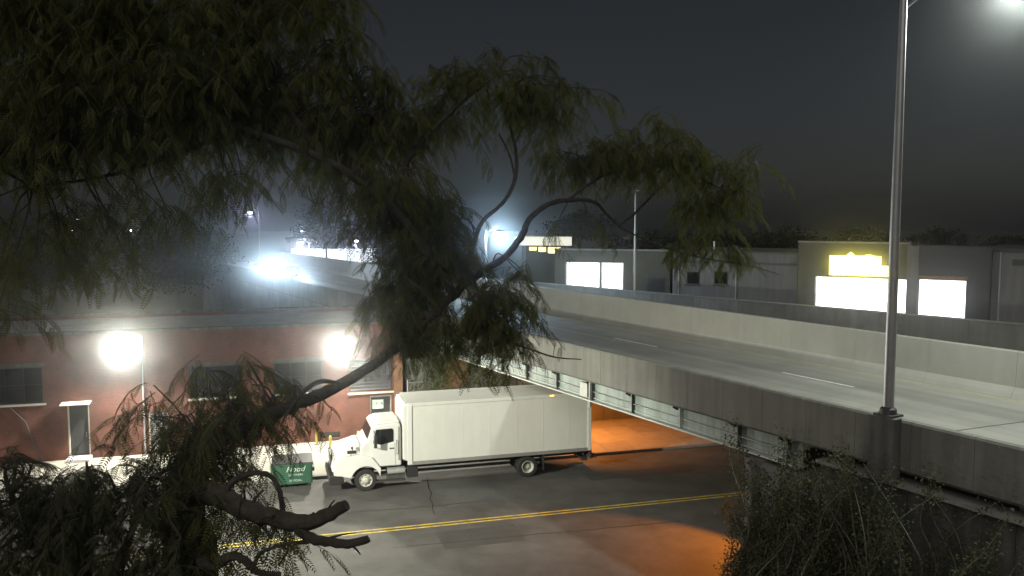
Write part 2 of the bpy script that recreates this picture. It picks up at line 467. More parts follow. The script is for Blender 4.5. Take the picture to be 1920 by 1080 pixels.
cnd = MB().tube([(-12.3, -.05, 3.0), (-11.6, -.05, 2.2), (-11.2, -.05, .8), (-10.9, -.05, .2)], .035, 6)
part('sagging_cable', cnd, steel_d, bld)
def wall_light(s, z, power, label):
    w = thing('wall_light', label, 'wall light', SF(s, WALK1 - .02, z), ST_ROT, 'wall lights on the brick building')
    part('wall_bracket', MB().box(-.12, .12, -.3, .0, -.05, .05), steel_d, w)
    ax = Vector((0, -1, -.35)).normalized()
    part('housing', MB().lathe([(0, .16), (.08, .3), (.2, .44), (.24, .46), (.26, .44)], (0, -.28, .06), ax, 24), steel_d, w, smooth=True)
    part('lens', MB().lathe([(.0, .43), (.06, .41), (.12, .34), (.16, .22), (.18, .06)], Vector((0, -.28, .06)) + ax * .262, ax, 24), lens_w, w, smooth=True)
    lamp('wall_light_glow', 'SPOT', (0, -.9, -.12), power, (1.0, 0.96, 0.8), w, .2, (0, -3.6, -1.6), 178, .25)
wall_light(-6.92, 5.85, 5000, 'glaring wall light high on the brick wall at left')
wall_light(3.75, 5.42, 4000, 'glaring wall light on the brick wall above the truck cab')
# post and bollards
for s, n, lab in ((2.45, 46.2, 'short yellow bollard by the wall, nearest the dumpster'), (3.11, 45.3, 'short yellow bollard standing nearest the kerb, between the other two'), (4.63, 45.85, 'short yellow bollard just behind the truck windshield')):
    b = thing('bollard', lab, 'bollard', SF(s, n, .13), ST_ROT, 'yellow bollards on the sidewalk')
    part('post', MB().lathe([(0, .075), (.6, .075), (.66, .06), (.69, .03)], (0, 0, 0), (0, 0, 1), 16), boll_y, b, smooth=True)
    part('base_plate', MB().lathe([(0, .14), (.015, .14), (.02, .12)], (0, 0, 0), (0, 0, 1), 16), steel_d, b)

# ------------------------------------------------------------------ ivy-covered wall under the far end of the overpass
fw = thing('underpass_wall', 'long concrete wall under the far end of the overpass, partly ivy covered', 'wall', SF(7.5, 47.3), ST_ROT)
for i in range(12):
    part('wall_panel', MB().box(i * 3 + .01, i * 3 + 2.99, 0, .5, 0, 4.28), wall_c, fw)
part('brick_pilaster', MB().box(2.1, 3.6, -.12, -.002, 2.6, 4.3), brick_o, fw)
part('coping', MB().box(0, 36, -.06, .56, 4.282, 4.34), kerb_c, fw)

# ------------------------------------------------------------------ the overpass
DECK, NTOP, FTOP, GBOT = 5.55, 6.76, 7.31, 4.35
br = thing('overpass', 'concrete highway overpass with pale green steel girders crossing above the street', 'bridge', BF(0, 0, 0), BR_ROT)
nt = deck_c.node_tree
_b = nt.nodes['Principled BSDF']; _src = _b.inputs['Base Color'].links[0].from_socket
_tc = nt.nodes.new('ShaderNodeTexCoord'); _mp = nt.nodes.new('ShaderNodeMapping'); _mp.inputs['Scale'].default_value = (1.1, .022, 1)
nt.links.new(_tc.outputs['Object'], _mp.inputs['Vector'])
_no = nt.nodes.new('ShaderNodeTexNoise'); _no.inputs['Scale'].default_value = 1.0; _no.inputs['Detail'].default_value = 3
nt.links.new(_mp.outputs[0], _no.inputs['Vector'])
_rp = nt.nodes.new('ShaderNodeValToRGB'); _rp.color_ramp.elements[0].position = .35; _rp.color_ramp.elements[1].position = .65
_rp.color_ramp.elements[0].color = (.66, .66, .68, 1); _rp.color_ramp.elements[1].color = (1, 1, 1, 1)
nt.links.new(_no.outputs['Fac'], _rp.inputs['Fac'])
_mx = nt.nodes.new('ShaderNodeMix'); _mx.data_type = 'RGBA'; _mx.blend_type = 'MULTIPLY'; _mx.inputs['Factor'].default_value = 1
nt.links.new(_src, _mx.inputs['A']); nt.links.new(_rp.outputs['Color'], _mx.inputs['B']); nt.links.new(_mx.outputs['Result'], _b.inputs['Base Color'])
part('deck', MB().box(21.25, 32.6, -30, 130, 5.28, DECK), deck_c, br)
dk = br.children[0]
part('expansion_joint', MB().prism([(21.5, 16.6), (32.6, 15.2), (32.6, 15.26), (21.5, 16.66)], DECK, DECK + .004, 'z'), steel_d, dk)
part('expansion_joint', MB().box(21.5, 32.6, 46.4, 46.48, DECK, DECK + .004), steel_d, dk)
part('edge_line', MB().box(31.75, 31.87, -30, 130, DECK, DECK + .004), mat('worn_yellow_paint', (.42, .37, .2), .7, .3, 1.5), dk)
for t in np.arange(-14.2, 120, 12.2):
    if abs(t - 22.4) < 30 or True:
        part('lane_dash', MB().box(28.79, 28.91, float(t), float(t) + 3.7, DECK, DECK + .004), white_p, dk)
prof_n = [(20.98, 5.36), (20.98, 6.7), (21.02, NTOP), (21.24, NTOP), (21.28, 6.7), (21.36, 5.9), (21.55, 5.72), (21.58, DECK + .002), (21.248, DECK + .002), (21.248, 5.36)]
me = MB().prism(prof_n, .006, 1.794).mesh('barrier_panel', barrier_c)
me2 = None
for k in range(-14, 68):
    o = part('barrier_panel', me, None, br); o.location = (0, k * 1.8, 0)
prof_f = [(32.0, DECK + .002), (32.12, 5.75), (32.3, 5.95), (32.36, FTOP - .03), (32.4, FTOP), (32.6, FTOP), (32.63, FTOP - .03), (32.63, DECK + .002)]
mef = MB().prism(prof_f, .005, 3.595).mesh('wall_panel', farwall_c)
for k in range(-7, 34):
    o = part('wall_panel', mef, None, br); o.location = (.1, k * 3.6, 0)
GX = (21.5, 24.9, 28.3, 31.7)
STIFF = [19.0, 21.2, 24.2, 27.1, 29.9, 32.7, 35.4, 37.9, 40.5, 43.2, 45.6]
for gi, x in enumerate(GX):
    g = part('girder', MB().box(x - .012, x + .012, 18.5, 47, GBOT + .06, 5.2), steel_g, br)
    part('bottom_flange', MB().box(x - .24, x + .24, 18.5, 47, GBOT, GBOT + .06), flange_g, g)
    part('top_flange', MB().box(x - .2, x + .2, 18.5, 47, 5.2, 5.278), flange_g, g)
    if gi == 0:
        for t in STIFF:
            part('stiffener', MB().box(x - .19, x - .013, t - .012, t + .012, GBOT + .062, 5.198), steel_d if random.random() < .75 else flange_g, g)
            part('bracket', MB().prism([(x - .012, 5.19), (x - .26, 5.19), (x - .26, 5.16), (x - .012, 5.02)], t + .3, t + .34), steel_d, g)
        part('conduit', MB().tube([(x - .1, 18.5, 4.78), (x - .1, 47, 4.78)], .028, 8), galv, g)
        part('conduit', MB().tube([(x - .07, 18.5, 4.5), (x - .07, 47, 4.5)], .02, 8), flange_g, g)
        part('junction_box', MB().box(x - .22, x - .014, 30.2, 30.75, 4.5, 5.1), flange_g, g)
        part('drain_pipe', MB().tube([(x - .16, 30.05, 5.25), (x - .16, 30.05, 4.1)], .06, 8), galv, g)
        part('end_bearing', MB().box(x - .26, x + .26, 46.6, 47.1, 4.1, GBOT - .002), steel_d, g)
for t in (24.2, 32.7, 40.5):
    part('cross_frame', MB().box(21.52, 31.68, t - .05, t + .05, 4.7, 4.82), steel_d, br)
part('slab_edge', MB().box(21.05, 21.248, -25, 122, 5.28, 5.358), dark_c, br)
# approach ramp walls beyond the span and abutment on the camera side
rw = thing('ramp_retaining_wall', 'grey concrete retaining wall carrying the ramp away behind the brick building', 'wall', BF(21.2, 47.4), BR_ROT)
for k in range(24):
    part('wall_panel', MB().box(.05, .45, k * 3 + .01, k * 3 + 2.99, 0, 5.27), wall_c, rw)
ab = thing('bridge_abutment', 'dark concrete abutment and wing wall under the near end of the overpass', 'abutment', BF(21.0, 18.4), BR_ROT)
part('abutment_wall', MB().box(.25, 11.4, -.8, 2.0, -.05, 4.2), wall_c, ab)
for k in range(12):
    part('wing_wall_panel', MB().box(.2, .6, -.82 - (k + 1) * 3 + .01, -.82 - k * 3 - .01, -.05, 4.86), dark_c, ab)
part('coping', MB().box(-.12, .62, -37, -.9, 4.88, 4.98), kerb_c, ab)
part('corner_column', MB().lathe([(0, .42), (4.1, .42), (4.25, .5), (4.33, .5)], (.52, 2.0, -.05), (0, 0, 1), 20), wall_c, ab, smooth=True)

# light mast on the near barrier
mast = thing('light_mast', 'tall galvanised street light on the near barrier of the overpass', 'street light', BF(21.0, 15.1, 0), BR_ROT)
part('pilaster', MB().box(-.34, -.03, -.42, .42, 5.0, 6.82), dark_c, mast, bevel=.02)
part('base_plate', MB().box(-.3, .2, -.3, .3, 6.822, 6.88), steel_d, mast)
part('anchor_base', MB().lathe([(0, .24), (.14, .22), (.2, .15)], (-.06, 0, 6.88), (0, 0, 1), 16), steel_d, mast, smooth=True)
part('pole', MB().tube([(-.06, 0, 7.0), (-.06, 0, 11), (-.06, 0, 15), (-.06, 0, 19.0), (-.06, 0, 19.3)], [.15, .135, .115, .09, .07], 16), galv, mast)
part('arm', MB().tube([(-.06, 0, 17.95), (1.2, 0, 18.75), (3.0, 0, 19.35), (4.7, 0, 19.55)], [.05, .05, .045, .04], 10), galv, mast)
part('arm_brace', MB().tube([(-.06, 0, 19.1), (1.4, 0, 19.35), (3.0, 0, 19.42)], .035, 8), galv, mast)
hd = part('lamp_head', MB().prism([(4.4, 19.5), (4.6, 19.44), (5.6, 19.44), (5.8, 19.52), (5.7, 19.64), (4.7, 19.68)], -.2, .2), steel_d, mast, bevel=.03)
part('lens', MB().box(4.65, 5.6, -.17, .17, 19.38, 19.438), lens_w, hd)
lamp('mast_light', 'SPOT', (5.1, 0, 19.25), 10000, (0.93, 1.0, 0.9), mast, .45, (5.1, 0, 0), 165, .4)

# sodium lights under the span
def under_light(d, t, z, power, label, target_sn, cone):
    w = thing('underpass_light', label, 'underpass light', BF(d, t, z), BR_ROT, 'orange lights under the overpass')
    part('housing', MB().prism([(-.2, .14), (.2, .14), (.16, -.02), (-.16, -.02)], -.3, .3), steel_d, w)
    part('lens', MB().box(-.15, .15, -.28, .28, -.07, -.022), lens_s, w)
    tw = SF(*target_sn, 0)
    off = tw - BF(d, t, z); tl = (off.dot(Vector((*NB, 0))), off.dot(Vector((*EB, 0))), off.z)
    lamp('sodium_glow', 'SPOT', (0, 0, -.14), power, (1.0, 0.26, 0.01), w, .1, tl, cone, .35)
under_light(26.6, 38.6, 4.2, 2000, 'orange sodium light under the girders over the far sidewalk', (17.5, 43.6), 118)
under_light(24.2, 22.6, 4.2, 3400, 'orange sodium light under the girders beside the near abutment', (11.8, 26.8), 98)

# street light on the near sidewalk that lights the truck's flank and the lane before it
nl = thing('near_street_light', 'street light on the near sidewalk lighting the flank of the truck', 'street light', SF(-8.5, 23.6, 0), ST_ROT)
part('pole', MB().tube([(0, 0, -.05), (0, 0, 5), (0, 0, 8.6)], [.11, .09, .07], 12), galv, nl)
part('arm', MB().tube([(0, 0, 8.4), (0, 1.0, 8.8), (0, 2.2, 8.9)], .04, 8), galv, nl)
nh = part('lamp_head', MB().box(-.18, .18, 2.0, 2.9, 8.86, 9.02), steel_d, nl, bevel=.03)
part('lens', MB().box(-.15, .15, 2.1, 2.8, 8.8, 8.858), lens_w, nh)
lamp('near_street_glow', 'SPOT', (0, 2.45, 8.7), 26000, (1.0, 1.0, 0.82), nl, .15, (14.5, 13, 2.0), 70, .6)

# ------------------------------------------------------------------ box truck (x from the bumper backwards, y from the near side across, z up)
tk = thing('box_truck', 'white box truck with conventional cab parked at the kerb facing left', 'truck', SF(2.64, 37.95), ST_ROT)
TW = 2.5
bx = part('cargo_box', MB().box(3.46, 12.3, .02, TW - .02, 1.16, 3.86), box_w, tk)
part('roof', MB().box(3.46, 12.3, .03, TW - .03, 3.862, 3.9), box_w, bx)
part('roof_rail', MB().box(3.44, 12.34, -.02, .03, 3.78, 3.93).box(3.44, 12.34, TW - .03, TW + .02, 3.78, 3.93), box_w, bx, bevel=.012)
part('bottom_rail', MB().box(3.44, 12.34, -.02, .018, 1.06, 1.22), alu, bx)
part('corner_post', MB().box(3.4, 3.62, -.03, .017, 1.08, 3.92), truck_w, bx, bevel=.02)
part('corner_post', MB().box(12.18, 12.36, -.03, .017, 1.08, 3.92), truck_w, bx, bevel=.015)
part('front_cap', MB().prism([(3.458, 1.2), (3.458, 3.9), (3.3, 3.88), (3.2, 3.7), (3.2, 1.3)], .1, TW - .1), truck_w, bx, bevel=.05)
for q in np.linspace(4.7, 11.2, 6):
    part('panel_seam', MB().box(float(q) - .02, float(q) + .02, .014, .0195, 1.23, 3.77), box_w, bx)
part('marker_light', MB().box(10.25, 10.42, -.05, -.021, 3.86, 3.9), amber, bx)
fr = part('frame_rail', MB().box(.5, 12.2, .75, .87, .72, 1.04).box(.5, 12.2, TW - .87, TW - .75, .72, 1.04), steel_d, tk)
part('cross_member', MB().box(3.5, 12.2, .3, TW - .3, 1.04, 1.155), steel_d, fr)
part('side_rail', MB().box(3.9, 8.3, .12, .16, .62, .68).box(3.9, 8.3, .12, .16, .84, .88), alu, fr)
part('fuel_tank', MB().tube([(2.5, .42, .68), (3.3, .42, .68)], .27, 18), alu, tk)
part('step', MB().box(1.95, 3.3, .02, .28, .36, .42).box(1.95, 3.3, .05, .28, .66, .71), steel_d, tk)
part('battery_box', MB().box(3.4, 3.9, .12, .6, .45, .95), black_p, tk, bevel=.02)
# cab: lofted side profile
cabp = [(1.28, 1.05), (1.28, 1.98), (1.62, 2.32), (1.82, 2.86), (2.02, 2.98), (2.9, 3.04), (3.1, 2.98), (3.14, 1.05)]
cb = part('cab', MB().prism(cabp, .12, TW - .12), truck_w, tk, bevel=.06)
part('roof_fairing', MB().prism([(1.95, 2.985), (2.2, 3.08), (3.05, 3.1), (3.08, 3.0)], .3, TW - .3), truck_w, cb, bevel=.03)
part('windshield', MB().quad((1.635, .24, 2.36), (1.815, .3, 2.82), (1.815, TW - .3, 2.82), (1.635, TW - .24, 2.36)).quad((1.60, .24, 2.36), (1.60, TW - .24, 2.36), (1.78, TW - .3, 2.83), (1.78, .3, 2.83)), glass, cb)
wd = part('side_window', MB().prism([(1.86, 2.18), (2.0, 2.78), (2.72, 2.8), (2.78, 2.72), (2.78, 2.2), (2.2, 2.08)], .095, .118), glass, cb)
part('window_trim', MB().prism([(2.18, 2.1), (2.18, 2.78), (2.22, 2.78), (2.22, 2.1)], .085, .094), black_p, wd)
dg = part('cab_door', MB().prism([(1.82, 1.1), (1.78, 2.1), (2.2, 2.02), (2.84, 2.14), (2.86, 1.1)], .1, .119), truck_w, cb, bevel=.008)
part('handle', MB().box(2.6, 2.8, .08, .099, 1.86, 1.91), black_p, dg)
part('grab_handle', MB().tube([(2.92, .1, 1.6), (2.92, .04, 1.65), (2.92, .04, 2.2), (2.92, .1, 2.25)], .018, 8), chrome, cb)
part('cab_rear_panel', MB().box(3.0, 3.13, .116, .119, 1.3, 2.85), kerb_c, cb)
# bonnet
hp = [(.12, .98), (.06, 1.2), (.1, 1.62), (.26, 1.82), (1.29, 2.14), (1.29, 1.1), (1.96, 1.1), (1.96, .86)]
hood = MB()
hood.prism([(.12, .98), (.05, 1.25), (.12, 1.66), (.3, 1.85), (1.29, 2.12), (1.29, 1.08), (.95, 1.08)], .3, TW - .3)
hd2 = part('hood', hood, truck_w, tk, bevel=.07)
arch = [(1.51 + .66 * math.cos(a), .5 + .66 * math.sin(a)) for a in np.linspace(R(10), R(165), 14)]
fpr = [(.1, .84), (.06, 1.25), (.14, 1.5), (.5, 1.62), (1.29, 1.72), (1.8, 1.55), (2.2, 1.0)] + arch
for y0, y1 in ((.0, .299), (TW - .299, TW)):
    part('fender', MB().prism([(float(a), float(b)) for a, b in fpr], y0, y1), truck_w, hd2, bevel=.03)
for y in (.55, 1.0, 1.25, 1.5, 1.95):
    part('marker_light', MB().box(2.0, 2.1, y - .06, y + .06, 2.97, 3.06), mat('amber_glass', (.5, .2, .02), .3, 0) if 'amber_glass' not in MATS else MATS['amber_glass'], cb, bevel=.01)
part('air_intake', MB().box(.72, 1.12, .27, .298, 1.72, 1.86), black_p, hd2)
gr = part('grille', MB().box(.0, .05, .75, TW - .75, 1.0, 1.6), black_p, hd2)
for k in range(5):
    part('grille_bar', MB().box(-.015, -.002, .75, TW - .75, 1.05 + k * .11, 1.1 + k * .11), chrome, gr)
for y0, y1 in ((.05, .6), (TW - .6, TW - .05)):
    part('headlight', MB().prism([(.02, 1.02), (.0, 1.14), (.05, 1.3), (.3, 1.32), (.35, 1.1)], y0 - .06 if y0 < 1 else y0, y1 if y0 < 1 else y1 + .06), mat('headlight_glass', (.75, .75, .75), .1, 0), hd2, bevel=.02)
part('bumper', MB().prism([(-.1, .42), (-.14, .6), (-.12, .84), (.5, .86), (.55, .5), (.3, .42)], .0, TW), black_p, tk, bevel=.05)
# mirrors
for y, sgn in ((.0, -1), (TW, 1)):
    mm = part('mirror', MB().box(1.86, 1.98, y + sgn * .28 - .1, y + sgn * .28 + .1, 2.05, 2.62), black_p, tk, bevel=.03)
    part('mirror_arm', MB().tube([(1.9, y - sgn * .1, 2.72), (1.9, y + sgn * .28, 2.66)], .02, 6).tube([(1.9, y - sgn * .1, 2.0), (1.9, y + sgn * .28, 2.04)], .02, 6), black_p, mm)
    part('mirror_glass', MB().box(1.981, 1.985, y + sgn * .28 - .08, y + sgn * .28 + .08, 2.09, 2.58), chrome, mm)
part('hood_mirror', MB().tube([(.85, .14, 1.66), (.95, .02, 2.0)], .012, 6).lathe([(0, .09), (.05, .08), (.09, .03)], (.95, .02, 2.06), (-1, 0, 0), 12), black_p, tk)
def wheel(x, yc, out, dual=False):
    w = part('wheel', MB().lathe([(.125, .29), (.14, .29)], (x, yc, .5), (0, -out, 0), 24), steel_d, tk)
    ty = [(-.13, .3), (-.15, .38), (-.14, .47), (-.1, .5), (.1, .5), (.14, .47), (.15, .38), (.13, .3)]
    part('tyre', MB().lathe(ty, (x, yc, .5), (0, out, 0), 32, False), rubber, w, smooth=True)
    if dual:
        part('rim', MB().lathe([(.14, .3), (.15, .285), (.12, .262), (-.1, .24), (-.12, .13), (.0, .12), (.01, .09), (.01, .0)], (x, yc, .5), (0, out, 0), 28, False), rim_m, w, smooth=True)
    else:
        part('rim', MB().lathe([(.12, .3), (.145, .29), (.09, .27), (.1, .17), (.17, .13), (.19, .09), (.19, .0)], (x, yc, .5), (0, out, 0), 28, False), rim_m, w, smooth=True)
        hs = MB()
        for k in range(8):
            a = k * math.pi / 4
            hs.lathe([(.098, .028), (.101, .028)], (x + .225 * math.cos(a), yc, .5 + .225 * math.sin(a)), (0, out, 0), 8)
        part('hand_holes', hs, steel_d, w)
    nuts = MB()
    for k in range(10):
        a = k * math.pi / 5
        o0 = .17 if not dual else -.05
        nuts.lathe([(o0 - .08, .016), (o0, .014)], (x + .16 * math.cos(a), yc, .5 + .16 * math.sin(a)), (0, out, 0), 6)
    part('wheel_nut', nuts, alu, w)
wheel(1.51, .2, -1); wheel(1.51, TW - .2, 1)
wheel(9.15, .16, -1, True); wheel(9.15, TW - .16, 1, True)
for y in (.5, TW - .5):
    part('inner_tyre', MB().lathe([(-.13, .3), (-.14, .47), (-.1, .5), (.1, .5), (.14, .47), (.13, .3)], (9.15, y, .5), (0, 1, 0), 28), rubber, tk, smooth=True)
part('axle', MB().tube([(9.15, .3, .5), (9.15, TW - .3, .5)], .09, 10).tube([(1.51, .3, .45), (1.51, TW - .3, .45)], .07, 10), steel_d, tk)
part('mudflap', MB().box(9.95, 9.97, .05, .65, .25, 1.0).box(9.95, 9.97, TW - .65, TW - .05, .25, 1.0), rubber, tk)
part('liftgate', MB().box(12.34, 12.42, .1, TW - .1, .62, 1.1).box(12.42, 12.72, .15, TW - .15, .64, .72), steel_d, tk)
for y in (.2, TW - .28):
    part('tail_light', MB().box(12.3, 12.36, y, y + .08, .86, 1.0), mat('red_lens', (.35, .02, .02), .3, 0), tk)
part('rear_bumper', MB().box(12.0, 12.3, .3, TW - .3, .5, .62), steel_d, tk)

# ------------------------------------------------------------------ dumpster
dp = thing('dumpster', 'dark green steel dumpster with faded lettering by the kerb left of the truck', 'dumpster', SF(.12, 39.35), ST_ROT)
part('body', MB().prism([(0, .2), (0, 1.12), (1.75, 1.12), (1.75, .2)], 0, 1.0), dump_g, dp)
bd = dp.children[0]
part('rim', MB().box(-.04, 1.79, -.04, 0, 1.06, 1.14).box(-.04, 0, 0, 1.0, 1.06, 1.14).box(1.75, 1.79, 0, 1.0, 1.06, 1.14), dump_g, bd)
for x in (.04, .86, 1.67):
    part('rib', MB().box(x - .03, x + .03, -.035, -.001, .2, 1.058), dump_g, bd)
part('fork_pocket', MB().box(1.751, 1.85, .1, .9, .72, .9), dump_g, dp, bevel=.01)
part('fork_pocket', MB().box(-.1, -.001, .1, .9, .72, .9), dump_g, dp, bevel=.01)
part('lid', MB().prism([(-.05, 1.145), (1.02, 1.3), (1.03, 1.33), (-.05, 1.18)], -.02, .87, 'x'), black_p, dp)
part('lid', MB().prism([(-.05, 1.145), (1.02, 1.3), (1.03, 1.33), (-.05, 1.18)], .89, 1.78, 'x'), black_p, dp)
for x in (.15, 1.6):
    for y in (.15, .85):
        c = part('caster', MB().lathe([(-.03, .09), (.03, .09)], (x, y, .09), (0, 1, 0), 14), rubber, dp)
        part('fork', MB().box(x - .05, x + .05, y - .05, y - .035, .08, .2).box(x - .05, x + .05, y + .035, y + .05, .08, .2), steel_d, c)
text_part('Flood', .36, letter_w, bd, (.98, -.004, .88), (R(90), 0, 0), shear=.35)
text_part('BROTHERS', .13, letter_w, bd, (1.0, -.004, .62), (R(90), 0, 0))
text_part('DISPOSAL', .13, letter_w, bd, (1.0, -.004, .36), (R(90), 0, 0))

# ------------------------------------------------------------------ cars with headlights on the ramp
def car(t, d, label, paint, power):
    c = thing('oncoming_car', label, 'car', BF(d, t, DECK + .004), BR_ROT, 'cars with headlights on the ramp')
    body = [(-.0, .35), (.02, .62), (.1, .74), (1.15, .92), (3.85, .98), (4.45, .95), (4.5, .6), (4.4, .3), (.15, .25)]
    part('body', MB().prism([(a, b) for a, b in body], -.88, .88, 'x'), paint, c, bevel=.08)
    cab_ = MB(); pr = [(1.15, .93, .8), (1.85, 1.42, .62), (3.2, 1.44, .62), (4.1, .97, .78)]
    k = 0
    for sgn in (-1, 1):
        for yy, zz, w in pr: cab_.v.append((sgn * w, yy, zz))
    cab_.f = [(0, 1, 2, 3), (7, 6, 5, 4), (0, 4, 5, 1), (1, 5, 6, 2), (2, 6, 7, 3), (3, 7, 4, 0)]
    part('cabin', cab_, glass, c, bevel=.04)
    part('roof', MB().box(-.6, .6, 1.9, 3.15, 1.42, 1.455), paint, c, bevel=.015)
    for y in (.85, 3.6):
        for x in (-.8, .8):
            w = part('wheel', MB().lathe([(-.1, .22), (-.11, .3), (-.08, .32), (.08, .32), (.11, .3), (.1, .22)], (x, y, .32), (1, 0, 0), 20), rubber, c, smooth=True)
            part('rim', MB().lathe([(.1, .21), (.112, .2), (.09, .03)], (x, y, .32), (1 if x > 0 else -1, 0, 0), 16), alu, w)
    part('grille', MB().box(-.45, .45, -.03, .0, .42, .6), black_p, c)
    for x in (-.66, .66):
        h = part('headlight', MB().lathe([(0, .21), (.05, .2), (.07, .12)], (x, -.0, .63), (0, -1, 0), 16), lens_c, c)
        lamp('headlight_beam', 'SPOT', (x, -.25, .63), power, (.62, .83, 1.0), c, .08, (x * 1.2, -30, .1), 110, .9)
    part('windscreen_pillar', MB().tube([(-.8, 1.15, .94), (-.62, 1.85, 1.43)], .03, 6).tube([(.8, 1.15, .94), (.62, 1.85, 1.43)], .03, 6), paint, c)
car(99, 24.9, 'oncoming car with the brightest blue-white headlights on the ramp', mat('silver_car_paint', (.4, .42, .45), .3, .03), 5000)
car(89.5, 25.3, 'oncoming car with headlights on, ahead of the brighter one on the ramp', mat('dark_car_paint', (.06, .07, .1), .3, .03), 1600)

# ------------------------------------------------------------------ wall and lit buildings beyond the overpass
p1 = GZ(1030, 533, 6.2); p2 = GZ(1960, 613, 6.2)
dv = (p2 - p1); ang = math.atan2(dv.y, dv.x); L = dv.length
bw = thing('concrete_wall', 'long low concrete wall running behind the overpass below the lit windows', 'wall', (p1.x, p1.y, 0), ang)
k = 0
while k * 4 < L + 30:
    part('wall_panel', MB().box(k * 4 - 8 + .012, k * 4 - 4 - .012, 0, .4, 0, 6.2), barrier_c if k % 3 else wall_c, bw)
    k += 1
part('coping', MB().box(-8, L + 26, -.05, .45, 6.2, 6.26), kerb_c, bw)

def plane_building(name, label, x0, Y0, x1, ytop, depth, wm, rot_dir=(.85, -.525)):
    """box building whose front wall runs from pixel column x0 at depth Y0 towards rot_dir up to column x1"""
    rx, ry = rot_dir
    u1 = (x1 - 960) / FOC / (math.cos(PITCH))
    X0 = (x0 - 960) / FOC * Y0
    kk = (u1 * Y0 - X0) / (rx - u1 * ry)
    zt = AT((x0 + x1) / 2, ytop, Y0 + ry * kk / 2).z
    o = thing(name, label, 'building', (X0, Y0, 0), math.atan2(ry, rx))
    def loc(px, py):
        r = ray(px, py)
        # intersect with the front plane (local y = 0)
        nx, ny = -ry, rx
        k = (nx * X0 + ny * Y0) / (nx * r[0] + ny * r[1])
        P = Vector((r[0] * k, r[1] * k, CAMH + r[2] * k))
        return ((P.x - X0) * rx + (P.y - Y0) * ry, P.z)
    return o, kk, zt, loc

o, Lk, zt, loc = plane_building('showroom_building', 'dark showroom with a yellow lit sign above wide glowing white windows', 1497, 66, 1856, 456, 10, dark_w)
xa0, za1 = loc(1530, 519); xa1, _ = loc(1700, 519); xb0, _ = loc(1724, 526); xb1, zb1 = loc(1812, 527)
xm, zm = loc(1712, 458); xr, zr = loc(1852, 463)
zlow = loc(1600, 615)[1]
wops = [(xa0, xa1, zlow, za1), (xb0, xb1, zlow, zb1)]
part('wall', cells(0, xm - .1, 0, zm, [wops[0]], 0, .4), olive_w, o)
part('dark_wall', cells(xm - .1, Lk, 0, zr, [wops[1]], -.15, .4), dark_w, o)
part('rear_block', MB().box(0, Lk, .9, 10, 0, zm - .3), dark_w, o)
part('coping', MB().box(-.05, xm - .102, -.06, .46, zm, zm + .12), kerb_c, o)
part('pillar', MB().box(xa1 + .05, xb0 - .05, -.35, -.152, 0, zm - .1), grey_w, o)
for (a, b, c, d) in wops:
    w = part('show_window', MB().box(a, b, .3, .38, c, d), lit_win, o)
    n = max(2, int((b - a) / 1.8))
    for i in range(1, n):
        x = a + (b - a) * i / n
        part('mullion', MB().box(x - .012, x + .012, .26, .299, c, d), alu, w)
    part('window_frame', MB().box(a - .06, a, -.02, .29, c, d).box(b, b + .06, -.02, .29, c, d).box(a - .06, b + .06, -.02, .29, d, d + .06), alu, w)
xs0, zs0 = loc(1557, 516); xs1, zs1 = loc(1667, 499); xs2, zs2 = loc(1654, 481); xs3, zs3 = loc(1597, 475)
sgn = part('sign_panel', MB().box(xs0, xs1, -.45, -.3, zs0 + .06, zs1), lit_sign, o)
part('sign_panel', MB().box(xs0, xs2, -.45, -.3, zs1 + .02, zs2), lit_sign, o)
part('sign_point', MB().prism([(xs3 - .3, zs2 + .02), (xs3, zs2 + .28), (xs3 + .3, zs2 + .02)], -.45, -.3), lit_sign, o)
part('sign_point', MB().prism([(xs3 + .9, zs2 + .02), (xs3 + 1.2, zs2 + .14), (xs3 + 1.7, zs2 + .02)], -.45, -.3), lit_sign, o)
part('wall_lamp', MB().box(xb1 + .5, xb1 + .7, -.3, -.152, zb1 + .1, zb1 + .4), steel_d, o)
part('sign_bracket', MB().box(xs0 + .4, xs0 + .46, -.3, -.002, zs0 + .1, zs2 - .1).box(xs1 - .6, xs1 - .54, -.3, -.002, zs0 + .1, zs1 - .1), steel_d, o)
part('window_valance', MB().box(xb0, xb1 + .15, -.5, -.152, zb1 + .02, zb1 + .3), mat('brown_awning', (.2, .11, .05), .8, .1), o)

o, Lk, zt, loc = plane_building('stucco_building', 'plain grey flat-roofed building left of the yellow lit sign', 1262, 74, 1494, 474, 10, grey_w)
part('wall', MB().box(0, Lk, 0, 9, 0, zt), grey_w, o)
part('coping', MB().box(-.06, Lk + .06, -.06, 9.06, zt, zt + .12), olive_w, o)
for xd_ in (.6, 5.6):
    part('downspout', MB().tube([(xd_, -.1, zt - .1), (xd_, -.1, .2)], .06, 8), galv, o)
part('vent_pipe', MB().tube([(3.0, 2, zt + .1), (3.0, 2, zt + .9)], .1, 10), galv, o)
part('band_course', MB().box(-.03, Lk + .03, -.04, -.001, zt - .9, zt - .75), olive_w, o)
x, z = loc(1330, 500)
for px in (1300, 1352):
    x, z = loc(px, 520)
    w = part('window', MB().box(x - .6, x + .6, -.03, -.002, z - .6, z + .5), steel_d, o)
    part('pane', MB().box(x - .53, x + .53, -.04, -.031, z - .53, z + .43), glass, w)
    part('window_sill', MB().box(x - .7, x + .7, -.12, -.002, z - .68, z - .602), olive_w, w)
o, Lk, zt, loc = plane_building('warehouse', 'plain grey warehouse wall at the right edge beyond the showroom', 1862, 60, 2060, 474, 10, grey_w)
part('wall', MB().box(0, Lk, 0, 9, 0, zt), grey_w, o)
part('parapet', MB().box(-.05, Lk + .05, -.08, 9.05, zt, zt + .25), dark_w, o)
